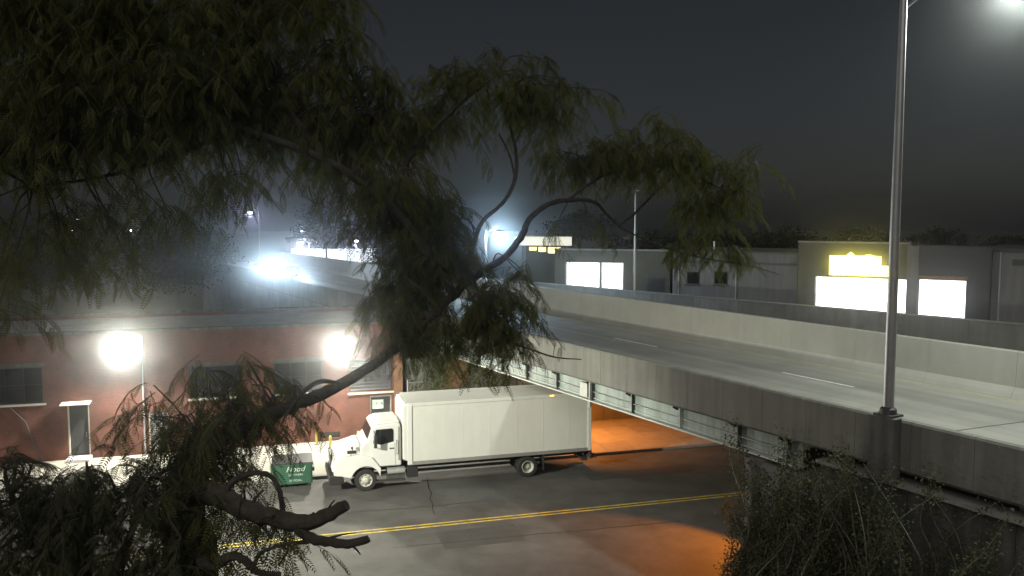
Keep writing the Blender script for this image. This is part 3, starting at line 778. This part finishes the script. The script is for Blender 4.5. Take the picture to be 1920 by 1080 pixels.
for k in range(2):
    w = part('window', MB().box(3.2 + k * 2.4, 4.6 + k * 2.4, -.04, -.002, zt - 2.6, zt - 1.2), steel_d, o)
    part('pane', MB().box(3.28 + k * 2.4, 4.52 + k * 2.4, -.05, -.041, zt - 2.52, zt - 1.28), glass, w)
    part('window_sill', MB().box(3.1 + k * 2.4, 4.7 + k * 2.4, -.14, -.002, zt - 2.7, zt - 2.602), kerb_c, w)
part('downspout', MB().tube([(.5, -.1, zt), (.5, -.1, .2)], .06, 8), galv, o)
part('wall_vent', MB().box(1.2, 2.2, -.1, -.002, zt - .9, zt - .5), dark_w, o)

o, Lk, zt, loc = plane_building('storefront', 'dark low storefront with a glowing white window left of the thin pole', 1040, 84, 1256, 470, 10, dark_w, (.95, -.312))
a, d = loc(1062, 492); b, _ = loc(1168, 494); c = loc(1100, 560)[1]
m_ = loc(1126, 494)[0]
wops = [(a, m_ - .12, c, d), (m_ + .12, b, c, d)]
part('wall', cells(0, Lk, 0, zt, wops, 0, .4), olive_w, o)
part('rear_block', MB().box(0, Lk, .9, 9, 0, zt - .2), dark_w, o)
part('coping', MB().box(-.06, Lk + .06, -.1, .46, zt, zt + .15), kerb_c, o)
for q in wops:
    w = part('show_window', MB().box(q[0], q[1], .3, .38, q[2], q[3]), lit_win, o)
    part('window_frame', MB().box(q[0] - .06, q[0], -.04, .29, q[2], q[3]).box(q[1], q[1] + .06, -.04, .29, q[2], q[3]).box(q[0] - .06, q[1] + .06, -.04, .29, q[3], q[3] + .06), alu, w)
    part('mullion', MB().box((q[0] + q[1]) / 2 - .015, (q[0] + q[1]) / 2 + .015, .26, .299, q[2], q[3]), alu, w)
xd, zd = loc(1230, 520)
part('door', MB().box(xd - .8, xd + .8, -.05, -.002, 0, zd + .4), door_d, o)

# filling-station canopy
P = AT(1018, 452, 98)
fc = thing('station_canopy', 'pale lit canopy with yellow lamps left of the glowing storefront', 'canopy', (P.x, P.y, 0), R(-8))
zc = P.z
part('fascia', MB().box(-3.3, 3.3, -.1, 0, zc - .5, zc + .5), lit_fascia, fc)
part('roof_slab', MB().box(-3.3, 3.3, .002, 7, zc - .3, zc + .4), grey_w, fc)
for x in (-2.6, 2.6):
    part('column', MB().box(x - .15, x + .15, 3, 3.3, 0, zc - .3), grey_w, fc)
for x, e in ((-1.3, 1.0), (-.2, .9), (.9, .8), (1.5, .8)):
    part('canopy_lamp', MB().box(x - .4, x + .4, 1.0, 1.5, zc - 1.1 - .4 * (1 - e) * 4, zc - .75), mat('lit_yellow_panel', (.8, .7, .3), .5, 0, emit=(1, .8, .25), estr=3, sample=False), fc)
part('kiosk_wall', MB().box(-3.2, 3.2, 6.0, 6.4, 0, zc - .302), olive_w, fc)

# bright commercial building far left beyond the ramp
P = AT(628, 474, 125)
cbd = thing('lit_shop', 'bright white-lit shop front far behind the ramp, seen between branches', 'building', (P.x, P.y, 0), R(6))
part('wall', MB().box(-7, 7, 0, 8, 0, P.z + 2.0), grey_w, cbd)
fs = part('lit_fascia', MB().box(-6.2, 6.0, -.3, -.002, P.z - 1.4, P.z + .6), lit_fascia_c, cbd)
for x in np.arange(-5.5, 5.6, 1.85):
    part('lit_window', MB().box(float(x) - .75, float(x) + .75, -.12, -.002, P.z - 4.6, P.z - 1.7), lit_fascia_c, cbd)
part('roof_edge', MB().box(-7.1, 7.1, -.1, 8.1, P.z + 2.0, P.z + 2.2), dark_w, cbd)

# ------------------------------------------------------------------ far and middle street lamps
def far_lamp(px, py, Y, label, lens, power=0, color=(.8, .9, 1), size=.35, armdir=1):
    P = AT(px, py, Y)
    l = thing('street_lamp', label, 'street lamp', (P.x + armdir * 1.2, P.y, 0), 0, 'lamps in the distance')
    top = P.z + .25
    part('pole', MB().tube([(0, 0, -.05), (0, 0, top * .6), (0, 0, top)], [.11, .09, .06], 10), galv, l)
    part('arm', MB().tube([(0, 0, top - .1), (-armdir * .6, 0, top + .1), (-armdir * 1.2, 0, top + .06)], .035, 8), galv, l)
    h = part('lamp_head', MB().box(-armdir * 1.2 - .35, -armdir * 1.2 + .35, -.15, .15, P.z + .12, P.z + .26), steel_d, l, bevel=.03)
    part('lens', MB().lathe([(-size * .5, size * .35), (-size * .25, size * .8), (0, size)], (-armdir * 1.2, -.02, P.z + .11), (0, 0, 1), 14), lens, h)
    if power:
        lamp('lamp_glow', 'POINT', (-armdir * 1.2, -.2, P.z - size), power, color, l, .15)
    return l
far_lamp(938, 438, 70, 'bright blue-white street lamp beside the pale lit canopy', lens_c, 3600, (.55, .8, 1.0), .3, -1)
far_lamp(469, 399, 120, 'violet-white distant lamp hanging highest, above the oncoming headlights', lens_v, 700, (.65, .65, 1), .45)
far_lamp(568, 434, 140, 'upper of two close violet-white lamps over the lit shop', lens_v, 0, size=.4)
far_lamp(563, 456, 118, 'lower of two close violet-white lamps over the lit shop', lens_v, 1200, (.75, .8, 1), .5)
far_lamp(667, 452, 115, 'violet-white lamp at the right end of the lit shop', lens_v, 900, (.75, .75, 1), .45, -1)
far_lamp(829, 460, 150, 'small blue distant lamp standing alone left of the bright blue-white lamp', lens_v, 0, size=.45)
far_lamp(766, 458, 160, 'tiny pale distant lamp between the shop and the lone blue lamp', lens_w, 0, size=.22)
far_lamp(148, 412, 150, 'tiny blue distant lamp at far left among the branches', lens_v, 0, size=.4)
far_lamp(136, 433, 160, 'tiny white distant lamp below the blue one at far left', lens_w, 0, size=.22)
far_lamp(247, 414, 150, 'upper of two tiny white distant lamps in the left branches', lens_w, 0, size=.26)
far_lamp(247, 433, 158, 'lower of two tiny white distant lamps in the left branches', lens_w, 0, size=.26)
P = AT(1192, 356, 62)
pl = thing('thin_pole', 'thin unlit pale pole rising beyond the overpass right of the storefront', 'pole', (P.x, P.y, 0))
part('shaft', MB().tube([(0, 0, -.05), (0, 0, P.z * .6), (0, 0, P.z)], [.1, .085, .06], 10), galv, pl)
part('cross_arm', MB().box(-.25, .25, -.04, .04, P.z - .1, P.z - .02), galv, pl)
part('cap', MB().lathe([(0, .08), (.1, .03)], (0, 0, P.z), (0, 0, 1), 10), galv, pl)
P = SF(7.45, 46.5, .13)
po = thing('sign_post', 'slim pale post rising just behind the front of the truck box', 'post', P, ST_ROT)
part('post', MB().tube([(0, 0, 0), (0, 0, 3.3)], .04, 8), galv, po)
part('cross_bar', MB().tube([(0, 0, 3.05), (.9, 0, 3.05)], .02, 6), galv, po)

# ------------------------------------------------------------------ foliage
def frond_template(pairs=9):
    V = []; F = []
    L = 1.0
    def pt(t): return np.array([t, 0, -0.35 * t * t])
    for i in range(pairs):
        t = .18 + .8 * i / (pairs - 1)
        c = pt(t); ll = .2 * math.sin(math.pi * (0.25 + .6 * i / (pairs - 1)))
        for sgn in (-1, 1):
            k = len(V)
            tip = c + np.array([.07, sgn * ll, -.06])
            mid = c + np.array([.03, sgn * ll * .5, -.01]); wv = np.array([.036, 0, -.01])
            V += [c, mid - wv, tip, mid + wv]; F.append((k, k + 1, k + 2, k + 3))
    k = len(V)
    V += [np.array([0, -.008, 0]), np.array([0, .008, 0]), pt(1.0) + np.array([0, .004, 0]), pt(1.0) - np.array([0, .004, 0])]; F.append((k, k + 1, k + 2, k + 3))
    return np.array(V), np.array(F)
FV, FF = frond_template()

def place(V, F, pos, fwd, scale, roll):
    """instances of a leaf template: fwd = direction of the midrib"""
    fwd = fwd / np.linalg.norm(fwd, axis=1, keepdims=True)
    up = np.tile([0, 0, 1.0], (len(pos), 1)) + rng.normal(0, .25, (len(pos), 3))
    side = np.cross(up, fwd); side /= np.linalg.norm(side, axis=1, keepdims=True) + 1e-9
    nrm = np.cross(fwd, side)
    c, s_ = np.cos(roll)[:, None], np.sin(roll)[:, None]
    s2 = side * c + nrm * s_; n2 = nrm * c - side * s_
    W = (V[None, :, 0:1] * fwd[:, None] + V[None, :, 1:2] * s2[:, None] + V[None, :, 2:3] * n2[:, None]) * scale[:, None, None] + pos[:, None]
    N = len(pos)
    Q = F[None] + (np.arange(N) * len(V))[:, None, None]
    return W.reshape(-1, 3), Q.reshape(-1, F.shape[1])

def smooth_path(pts, rad, sub=5):
    P = [np.array(p) for p in pts]; out = []; ro = []
    for i in range(len(P) - 1):
        a = P[max(i - 1, 0)]; b = P[i]; c = P[i + 1]; d = P[min(i + 2, len(P) - 1)]
        for k in range(sub):
            t = k / sub
            out.append(.5 * ((2 * b) + (c - a) * t + (2 * a - 5 * b + 4 * c - d) * t * t + (3 * b - a - 3 * c + d) * t ** 3))
            ro.append(rad[i] + (rad[i + 1] - rad[i]) * t)
    out.append(P[-1]); ro.append(rad[-1])
    return out, ro

locust = thing('locust_tree', 'big honey locust with drooping feathery leaves filling the left foreground', 'tree', (AT(345, 950, 8).x, 8.0, 0))
TB = Vector(locust.location)
limb_pts = []
def limb(spec, name='limb', wob=.0):
    pts = [np.array(AT(x, y, Y) - TB) for x, y, Y, r in spec]; rad = [q[3] for q in spec]
    p, r = smooth_path(pts, rad)
    p = [q + rng.normal(0, .09 * rr, 3) for q, rr in zip(p, r)]
    limb_pts.extend(p)
    part(name, MB().tube(p, list(np.array(r) * rng.uniform(.93, 1.08, len(r))), 9), bark, locust)
tp = AT(350, 905, 8) - TB
trunk_pts = [(0, 0, -.1), (.05, .03, 3), (-.06, 0, 6), (.04, .05, 9), tuple(AT(345, 1000, 8) - TB), tuple(tp), tuple(AT(378, 838, 8) - TB)]
p, r = smooth_path(trunk_pts, [.36, .3, .27, .24, .21, .19, .15]); limb_pts.extend(p[-15:])
part('trunk', MB().tube(p, list(np.array(r) * rng.uniform(.95, 1.06, len(r))), 12), bark, locust)
limb([(372, 850, 8.0, .12), (450, 803, 8.3, .085), (540, 764, 8.8, .07), (640, 722, 9.4, .062), (740, 655, 10, .06), (825, 577, 10.6, .058), (890, 520, 11.2, .055), (942, 486, 11.8, .05), (976, 446, 12.2, .048), (992, 412, 12.5, .043), (1025, 385, 12.8, .04), (1065, 375, 13.2, .036), (1112, 378, 13.6, .03), (1138, 402, 13.9, .022), (1165, 428, 14.2, .015)])
limb([(345, 905, 7.8, .12), (400, 926, 7.5, .105), (450, 951, 7.3, .09), (520, 973, 7.1, .08), (572, 980, 7.0, .07), (612, 967, 7, .06), (650, 946, 7, .045)])
limb([(552, 976, 7.05, .05), (568, 1001, 6.97, .045), (600, 1013, 6.9, .042), (652, 1019, 6.9, .037), (692, 1010, 6.9, .03)])
limb([(425, 938, 7.4, .03), (430, 912, 7.4, .028), (452, 894, 7.4, .026), (487, 886, 7.3, .024), (512, 897, 7.3, .022), (524, 922, 7.2, .022), (531, 966, 7.1, .024)])
limb([(345, 1010, 7.6, .07), (392, 1062, 6.9, .045), (430, 1043, 6.8, .04), (458, 1050, 6.8, .036), (482, 1072, 6.8, .03), (525, 1078, 6.8, .025)])
limb([(598, 1012, 6.9, .014), (628, 1006, 6.9, .01), (648, 1001, 6.9, .007), (668, 999, 6.9, .004)])
limb([(612, 967, 7, .016), (618, 950, 7, .01), (627, 938, 7, .005)])
limb([(470, 957, 7.25, .02), (478, 935, 7.2, .013), (495, 918, 7.2, .006)])
limb([(500, 968, 7.15, .02), (498, 990, 7.1, .012), (508, 1012, 7.05, .005)])
limb([(652, 1018, 6.9, .016), (668, 1030, 6.9, .009), (676, 1040, 6.9, .004)])
limb([(474, 1066, 6.8, .02), (490, 1036, 6.8, .016), (535, 1021, 6.85, .013), (582, 1016, 6.9, .02)])
limb([(852, 552, 10.8, .06), (800, 470, 10.6, .056), (730, 385, 10.4, .05), (610, 300, 10.2, .045), (450, 240, 10, .05), (280, 180, 9.8, .04), (100, 140, 9.5, .03), (-60, 120, 9.3, .02)])
limb([(610, 300, 10.2, .04), (540, 200, 10.5, .036), (480, 80, 10.8, .028), (450, -60, 11, .02)])
limb([(730, 385, 10.4, .04), (765, 300, 11.2, .036), (840, 215, 12, .028), (930, 140, 12.6, .018)])
limb([(450, 240, 10, .03), (330, 290, 9.7, .025), (200, 330, 9.3, .02), (60, 350, 9, .012)])
limb([(280, 180, 9.8, .03), (220, 80, 9.9, .025), (190, -60, 10, .018)])
limb([(765, 300, 11.2, .03), (690, 200, 11.3, .024), (640, 90, 11.5, .018), (610, -20, 11.7, .012)])
limb([(866, 535, 11.0, .04), (884, 470, 11.6, .034), (905, 415, 12.0, .03), (943, 380, 12.3, .028), (966, 335, 12.6, .03), (967, 280, 13, .025), (955, 225, 13.3, .02), (960, 150, 13.6, .013)])
limb([(966, 335, 12.6, .02), (955, 290, 12.8, .016), (935, 250, 13, .012)])
limb([(880, 508, 11.1, .03), (905, 565, 10.8, .024), (932, 612, 10.6, .02), (962, 642, 10.6, .015), (1000, 657, 10.6, .012), (1042, 670, 10.6, .009), (1090, 674, 10.6, .006)])
limb([(1065, 375, 13.2, .025), (1130, 330, 13.8, .022), (1210, 310, 14.4, .018), (1300, 330, 14.8, .014), (1375, 365, 15, .01)])
limb([(1158, 424, 14.1, .016), (1185, 405, 14.2, .02), (1212, 378, 14.4, .018), (1240, 350, 14.6, .014), (1290, 310, 14.8, .008)])
limb([(1165, 428, 14.2, .016), (1240, 462, 14.4, .014), (1320, 484, 14.6, .011), (1400, 497, 14.8, .008), (1462, 515, 15, .005)])
limb([(640, 722, 9.4, .025), (600, 715, 9.0, .025), (560, 745, 8.7, .018), (530, 790, 8.5, .01)])

LP = np.array(limb_pts)
def foliage(clusters, tree, T, LPTS, FVt, FFt, lsize, lmat, bm, tw_len=(.35, .8), per=9, droop=.75, name='crown', stemr=.008):
    allV = []; allQ = []; off = 0; stems = MB()
    P = []; D = []; S = []
    for (x, y, rx, ry, Y, n) in clusters:
        c = np.array(AT(x, y, Y) - T); sx = rx / FOC * Y; sz = ry / FOC * Y; sy = max(sx, sz) * .8
        ntw = max(1, int(n / per)); nh = max(1, ntw // 4)
        hubs = []
        for h in range(nh):
            g = rng.normal(0, 1, 3); g = g / np.linalg.norm(g) * rng.uniform(0, 1) ** .45
            hp = c + g * np.array([sx, min(sy, 1.6), sz])
            i = np.argmin(((LPTS - hp) ** 2).sum(1)); a = LPTS[i]
            m1 = a * .6 + hp * .4 + np.array([0, 0, .1]) + rng.normal(0, .06, 3)
            q, rr = smooth_path([a, m1, hp], [stemr * 1.6, stemr * 1.2, stemr * .8], 4)
            stems.tube(q, rr, 5, False); hubs.append(hp)
        for k in range(ntw):
            hp = hubs[k % nh] + rng.normal(0, .07, 3)
            L = rng.uniform(*tw_len); az = rng.uniform(0, 2 * math.pi)
            d0 = np.array([math.cos(az), math.sin(az), rng.uniform(-.5, .35)])
            pts = [hp]; d = d0 / np.linalg.norm(d0)
            for q in range(5):
                d = d + np.array([0, 0, -droop * .34]); d /= np.linalg.norm(d); pts.append(pts[-1] + d * L / 5)
            stems.tube(pts, [stemr * .55, stemr * .5, stemr * .45, stemr * .4, stemr * .35, stemr * .25], 4, False)
            m = per
            for j in range(m):
                f = (j + .5) / m * 5; i0 = min(int(f), 4); pp = pts[i0] + (pts[i0 + 1] - pts[i0]) * (f - i0)
                tdir = (pts[i0 + 1] - pts[i0]); tdir /= np.linalg.norm(tdir)
                a2 = rng.uniform(0, 2 * math.pi)
                fw = tdir * .55 + np.array([math.cos(a2), math.sin(a2), -.55 * droop]) * .8
                P.append(pp); D.append(fw); S.append(lsize * rng.uniform(.7, 1.25))
    V, Q = place(FVt, FFt, np.array(P), np.array(D), np.array(S), rng.normal(0, .5, len(P)))
    me = np_mesh(name, V, Q, lmat)
    o = part(name, me, None, tree)
    s_ = part('twigs', stems, bm, tree)
    return o

clusters = [
    # upper left canopy
    (60, 20, 170, 110, 9.5, 560), (260, 10, 170, 100, 10, 560), (460, 10, 150, 90, 10.8, 460), (600, -10, 90, 60, 11.6, 180),
    (100, 150, 160, 90, 9.2, 480), (300, 140, 160, 90, 9.8, 480), (500, 130, 130, 80, 10.6, 400), (640, 120, 90, 70, 11.4, 240),
    (60, 260, 120, 50, 9, 220), (230, 230, 130, 45, 9.5, 240), (420, 205, 120, 45, 10.2, 260), (580, 215, 100, 45, 10.8, 240),
    (720, 200, 100, 60, 11.6, 300), (690, 260, 80, 35, 11.6, 170), (840, 160, 80, 50, 12.2, 200), (940, 140, 110, 50, 13, 280), (1050, 165, 70, 45, 13.4, 150),
    (830, 235, 80, 35, 12.2, 140), (1020, 220, 60, 35, 13.2, 90),
    # right part of the crown
    (1060, 275, 60, 35, 13.6, 120), (1150, 285, 90, 36, 14, 230), (1230, 295, 80, 32, 14.4, 220), (1210, 245, 90, 36, 14.2, 170),
    (1345, 375, 60, 50, 14.8, 260), (1300, 280, 70, 40, 14.8, 140), (1395, 300, 50, 40, 15, 100), (1310, 460, 70, 16, 14.6, 90), (1390, 470, 45, 18, 14.9, 50),
    # dark mass in the middle
    (745, 390, 60, 35, 11, 180), (815, 400, 60, 45, 11.4, 220), (775, 470, 75, 50, 11, 260), (838, 475, 40, 45, 11, 150), (735, 520, 40, 30, 10.6, 80),
    (800, 540, 50, 30, 10.8, 120), (925, 550, 45, 32, 10.8, 170), (900, 585, 40, 30, 10.7, 140), (955, 605, 40, 25, 10.6, 100), (1010, 655, 35, 8, 10.6, 20),
    (760, 580, 60, 30, 10.4, 110), (720, 590, 30, 14, 9.9, 30), (690, 345, 60, 30, 10.6, 90), (760, 330, 60, 30, 11, 110), (640, 300, 60, 30, 10.4, 80),
    (975, 505, 25, 20, 11.4, 40), (1075, 415, 45, 12, 13.4, 30),
    (60, 400, 100, 40, 9, 120), (180, 390, 90, 40, 9.2, 120), (60, 490, 80, 40, 8.9, 80), (170, 470, 70, 40, 9, 60), (30, 590, 50, 40, 8.7, 40), (320, 360, 70, 40, 9.6, 90), (430, 330, 60, 30, 10, 60),
    # hanging over the facade
    (430, 745, 60, 35, 8.4, 110), (510, 735, 55, 30, 8.8, 110), (575, 725, 30, 14, 9.2, 30), (470, 780, 50, 25, 8.4, 70), 
    (760, 630, 28, 12, 10, 34), (800, 600, 40, 20, 10.4, 70), (560, 770, 40, 14, 8.9, 18), (400, 700, 50, 30, 8.5, 50), (480, 690, 45, 22, 8.8, 50),
    (290, 760, 40, 45, 8.2, 90), (350, 790, 45, 55, 8.0, 120),
    (395, 845, 40, 40, 7.8, 100), (450, 800, 30, 22, 8, 30), (380, 800, 45, 45, 8, 80),
    (340, 880, 45, 70, 7.6, 150), (350, 990, 60, 60, 7.3, 150), (430, 980, 45, 30, 7.1, 60), (495, 985, 30, 12, 7, 18), (540, 945, 18, 10, 7.1, 10), (400, 1070, 30, 15, 6.8, 10),
]
clusters = [(x, y, rx, ry, Y, int(n * (3.0 if y < 340 and x < 700 else 2.3 if y < 340 else 2.6 if y < 620 and x > 600 else 1.5))) for x, y, rx, ry, Y, n in clusters]
foliage(clusters, locust, TB, LP, FV, FF, .2, leaf, bark)

# second, denser tree in the lower left corner
shrub = thing('corner_tree', 'dense dark small-leaved tree crown filling the lower left corner', 'tree', (AT(150, 1000, 7.2).x, 7.2, 0))
TS = Vector(shrub.location)
lp2 = []
p, r = smooth_path([(0, 0, -.1), (.1, 0, 3), (-.05, .1, 6), tuple(AT(150, 1200, 7.2) - TS), tuple(AT(160, 1040, 7.2) - TS), tuple(AT(170, 920, 7.2) - TS)], [.22, .19, .15, .11, .07, .03])
part('trunk', MB().tube(p, r, 10), bark, shrub); lp2.extend(p[-12:])
for spec in ([(152, 1150, 7.2, .06), (80, 1030, 7.1, .04), (20, 930, 7, .02)], [(155, 1150, 7.2, .06), (230, 1040, 7.2, .04), (270, 920, 7.2, .02)], [(155, 1100, 7.2, .05), (280, 1060, 7, .03), (340, 1010, 6.9, .015)]):
    p, r = smooth_path([np.array(AT(x, y, Y) - TS) for x, y, Y, q in spec], [q[3] for q in spec])
    lp2.extend(p); part('limb', MB().tube(p, r, 8), bark, shrub)
def simple_leaf():
    V = np.array([(0, 0, 0), (.35, -.3, .03), (1, 0, -.12), (.35, .3, .03)]); return V, np.array([(0, 1, 2, 3)])
LV, LF = simple_leaf()
cl2 = [(40, 930, 90, 70, 7, 900), (130, 960, 100, 80, 7.1, 1100), (230, 940, 90, 70, 7.2, 800), (60, 1040, 100, 80, 6.9, 1100), (180, 1050, 100, 80, 7, 1100), (290, 1040, 70, 70, 7, 600), (300, 950, 50, 60, 7.1, 260), (30, 860, 50, 30, 7, 200), (210, 880, 60, 25, 7.2, 200)]
foliage(cl2, shrub, TS, np.array(lp2), FV, FF, .12, leaf2, bark, (.2, .45), 12, .5)

# vine on the near abutment
vine = thing('vine', 'dark tangled vine climbing over the near abutment and barrier', 'plant', BF(20.7, 17.5, 0), BR_ROT * 0)
TV = Vector(vine.location)
lpv = []
st = MB()
for k in range(90):
    d = rng.uniform(19.6, 20.9); t = rng.uniform(12.0, 20.0); h = rng.uniform(3.0, 5.9) * (1 if t < 19.4 else .75)
    pts = []; base = np.array(BF(d - .6 * rng.uniform(0, 1), t, -.05) - TV)
    dd = np.array(BF(1, 0)); tt = np.array(BF(0, 1))
    sw = rng.uniform(-2.2, 2.2); wv = rng.uniform(2, 6); wa = rng.uniform(.1, .35)
    for i in range(7):
        f = i / 6
        pts.append(base + np.array([0, 0, h * f]) + tt * min(sw * f * f + wa * math.sin(wv * f * 2), 20.2 - t) + dd * (.25 * math.sin(f * 3)) + rng.normal(0, .09, 3))
    q, rr = smooth_path(pts, [.035, .03, .026, .022, .017, .012, .006], 4)
    st.tube(q, rr, 5, False); lpv.extend(q)
part('stems', st, bark_d, vine)
LPV = np.array(lpv)
idx = rng.integers(0, len(LPV), 60000)
pos = LPV[idx] + rng.normal(0, .13, (60000, 3))
pt_t = (pos[:, 0] + TV.x) * EB[0] + (pos[:, 1] + TV.y) * EB[1]
keep = (rng.random(60000) < np.clip(1.15 - pos[:, 2] / 9, .3, 1)) & (pt_t < 20.3)
pos = pos[keep]
fw = rng.normal(0, 1, (len(pos), 3)); fw[:, 2] -= .6
V, Q = place(LV, LF, pos, fw, rng.uniform(.055, .12, len(pos)), rng.uniform(-1.5, 1.5, len(pos)))
part('foliage', np_mesh('foliage', V, Q, leaf2), None, vine)

# ivy on the far wall
ivy = thing('ivy', 'pale green ivy hanging on the wall behind the truck box', 'ivy', SF(9.2, 47.2, 0), ST_ROT)
N = 5200
px = rng.uniform(-1.6, 5.2, N); pz = rng.uniform(1.2, 5.0, N); py = rng.normal(-.22, .09, N) - .25 * np.clip(1 - ((pz - 4.6) / .8) ** 2, 0, 1)
kp = rng.random(N) < (.35 + .65 * (np.sin(px * 2.3 + 1) * .5 + .5)) * np.clip((pz - .6) / 2.2, 0, 1) * np.where(px > 2.5, .6, 1)
pos = np.stack([px, py, pz], 1)[kp]
fw = rng.normal(0, .6, (len(pos), 3)); fw[:, 2] -= .9; fw[:, 1] -= .4
V, Q = place(LV, LF, pos, fw, rng.uniform(.1, .22, len(pos)), rng.uniform(-.8, .8, len(pos)))
part('foliage', np_mesh('foliage', V, Q, leaf3), None, ivy)
sv = MB()
for k in range(14):
    x = rng.uniform(-1.4, 5); 
    sv.tube([(x + rng.normal(0, .05), -.1 + rng.normal(0, .02), z) for z in np.linspace(-.0, 4.7, 8)], .02, 5, False)
part('stems', sv, bark_d, ivy)

# background trees
def bg_tree(px, py, rx, ry, Y, label, n=1500, ls=.45, lm=None):
    c = AT(px, py, Y)
    t = thing('background_tree', label, 'tree', (c.x, c.y, 0), 0, 'trees beyond the overpass')
    sx = rx / FOC * Y; sz = ry / FOC * Y
    part('trunk', MB().tube([(0, 0, -.05), (.1, 0, c.z * .5), (0, .1, c.z + sz * .3)], [.22, .17, .06], 8), bark, t)
    lm_ = MB()
    for k in range(6):
        a = rng.uniform(0, 6.28)
        lm_.tube([(0, 0, c.z - sz * .8), (math.cos(a) * sx * .4, math.sin(a) * sx * .4, c.z - sz * .1), (math.cos(a) * sx * .75, math.sin(a) * sx * .7, c.z + sz * .35)], [.1, .06, .02], 6)
    part('limb', lm_, bark, t)
    nb = 26; n = n * 4; ls = ls * .62
    cen = rng.normal(0, 1, (nb, 3)); cen /= np.linalg.norm(cen, axis=1, keepdims=True); cen *= rng.uniform(.3, .82, (nb, 1)) ; 
    P_ = cen[rng.integers(0, nb, n)] + rng.normal(0, .19, (n, 3))
    pos = P_ * np.array([sx, sx, sz]) + np.array([0, 0, c.z])
    fw = rng.normal(0, 1, (n, 3)); fw[:, 2] -= .5
    V, Q = place(LV, LF, pos, fw, rng.uniform(.5, 1.2, n) * ls, rng.uniform(-1.5, 1.5, n))
    part('crown', np_mesh('crown', V, Q, lm or leaf4), None, t)
bg_tree(1085, 425, 62, 30, 108, 'rounded dark tree directly above the pale lit canopy', 1800, .6)
bg_tree(1240, 470, 75, 38, 90, 'low olive tree beside the thin pole, above the storefront roof', 1800, .5)
bg_tree(1160, 470, 45, 32, 92, 'small olive tree rising behind the storefront, left of the thin pole', 1200, .5)
bg_tree(1350, 462, 70, 34, 95, 'spreading tree behind the left half of the grey flat-roofed building', 1500, .5)
bg_tree(1470, 452, 70, 26, 95, 'tree behind the right half of the grey flat-roofed building', 1500, .5)
bg_tree(1620, 455, 80, 25, 88, 'tree showing above the yellow lit sign', 1500, .5)
bg_tree(1760, 450, 50, 20, 90, 'small tree showing above the dark right part of the showroom', 900, .5)
bg_tree(1890, 462, 60, 20, 90, 'tree showing above the warehouse at the right edge', 900, .5)
bg_tree(610, 425, 60, 45, 108, 'pale lit tree in front of the bright shop beyond the ramp', 1600, .5)
bg_tree(330, 480, 120, 60, 95, 'wide dark tree far left behind the brick building roof', 2600, .55)
bg_tree(100, 490, 130, 60, 90, 'wide dark tree at the far left edge behind the brick building', 2600, .55)
bg_tree(760, 480, 80, 40, 125, 'dark tree far behind the ramp, right of the bright shop', 1800, .6)

# ------------------------------------------------------------------ haze volume added to stand in for lens glare around the lamps
hz = MB().box(-705, 705, -62, 705, -1.1, 26.5)
hm = bpy.data.materials.new('glare_haze'); hm.use_nodes = True
nt = hm.node_tree
for n_ in list(nt.nodes):
    if n_.type == 'BSDF_PRINCIPLED': nt.nodes.remove(n_)
pv = nt.nodes.new('ShaderNodeVolumePrincipled')
pv.inputs['Color'].default_value = (.93, .97, 1.0, 1)
pv.inputs['Density'].default_value = 0.0012
pv.inputs['Anisotropy'].default_value = 0.965
nt.links.new(pv.outputs[0], nt.nodes['Material Output'].inputs['Volume'])
ho = part('haze', hz, hm); ho['kind'] = 'stuff'
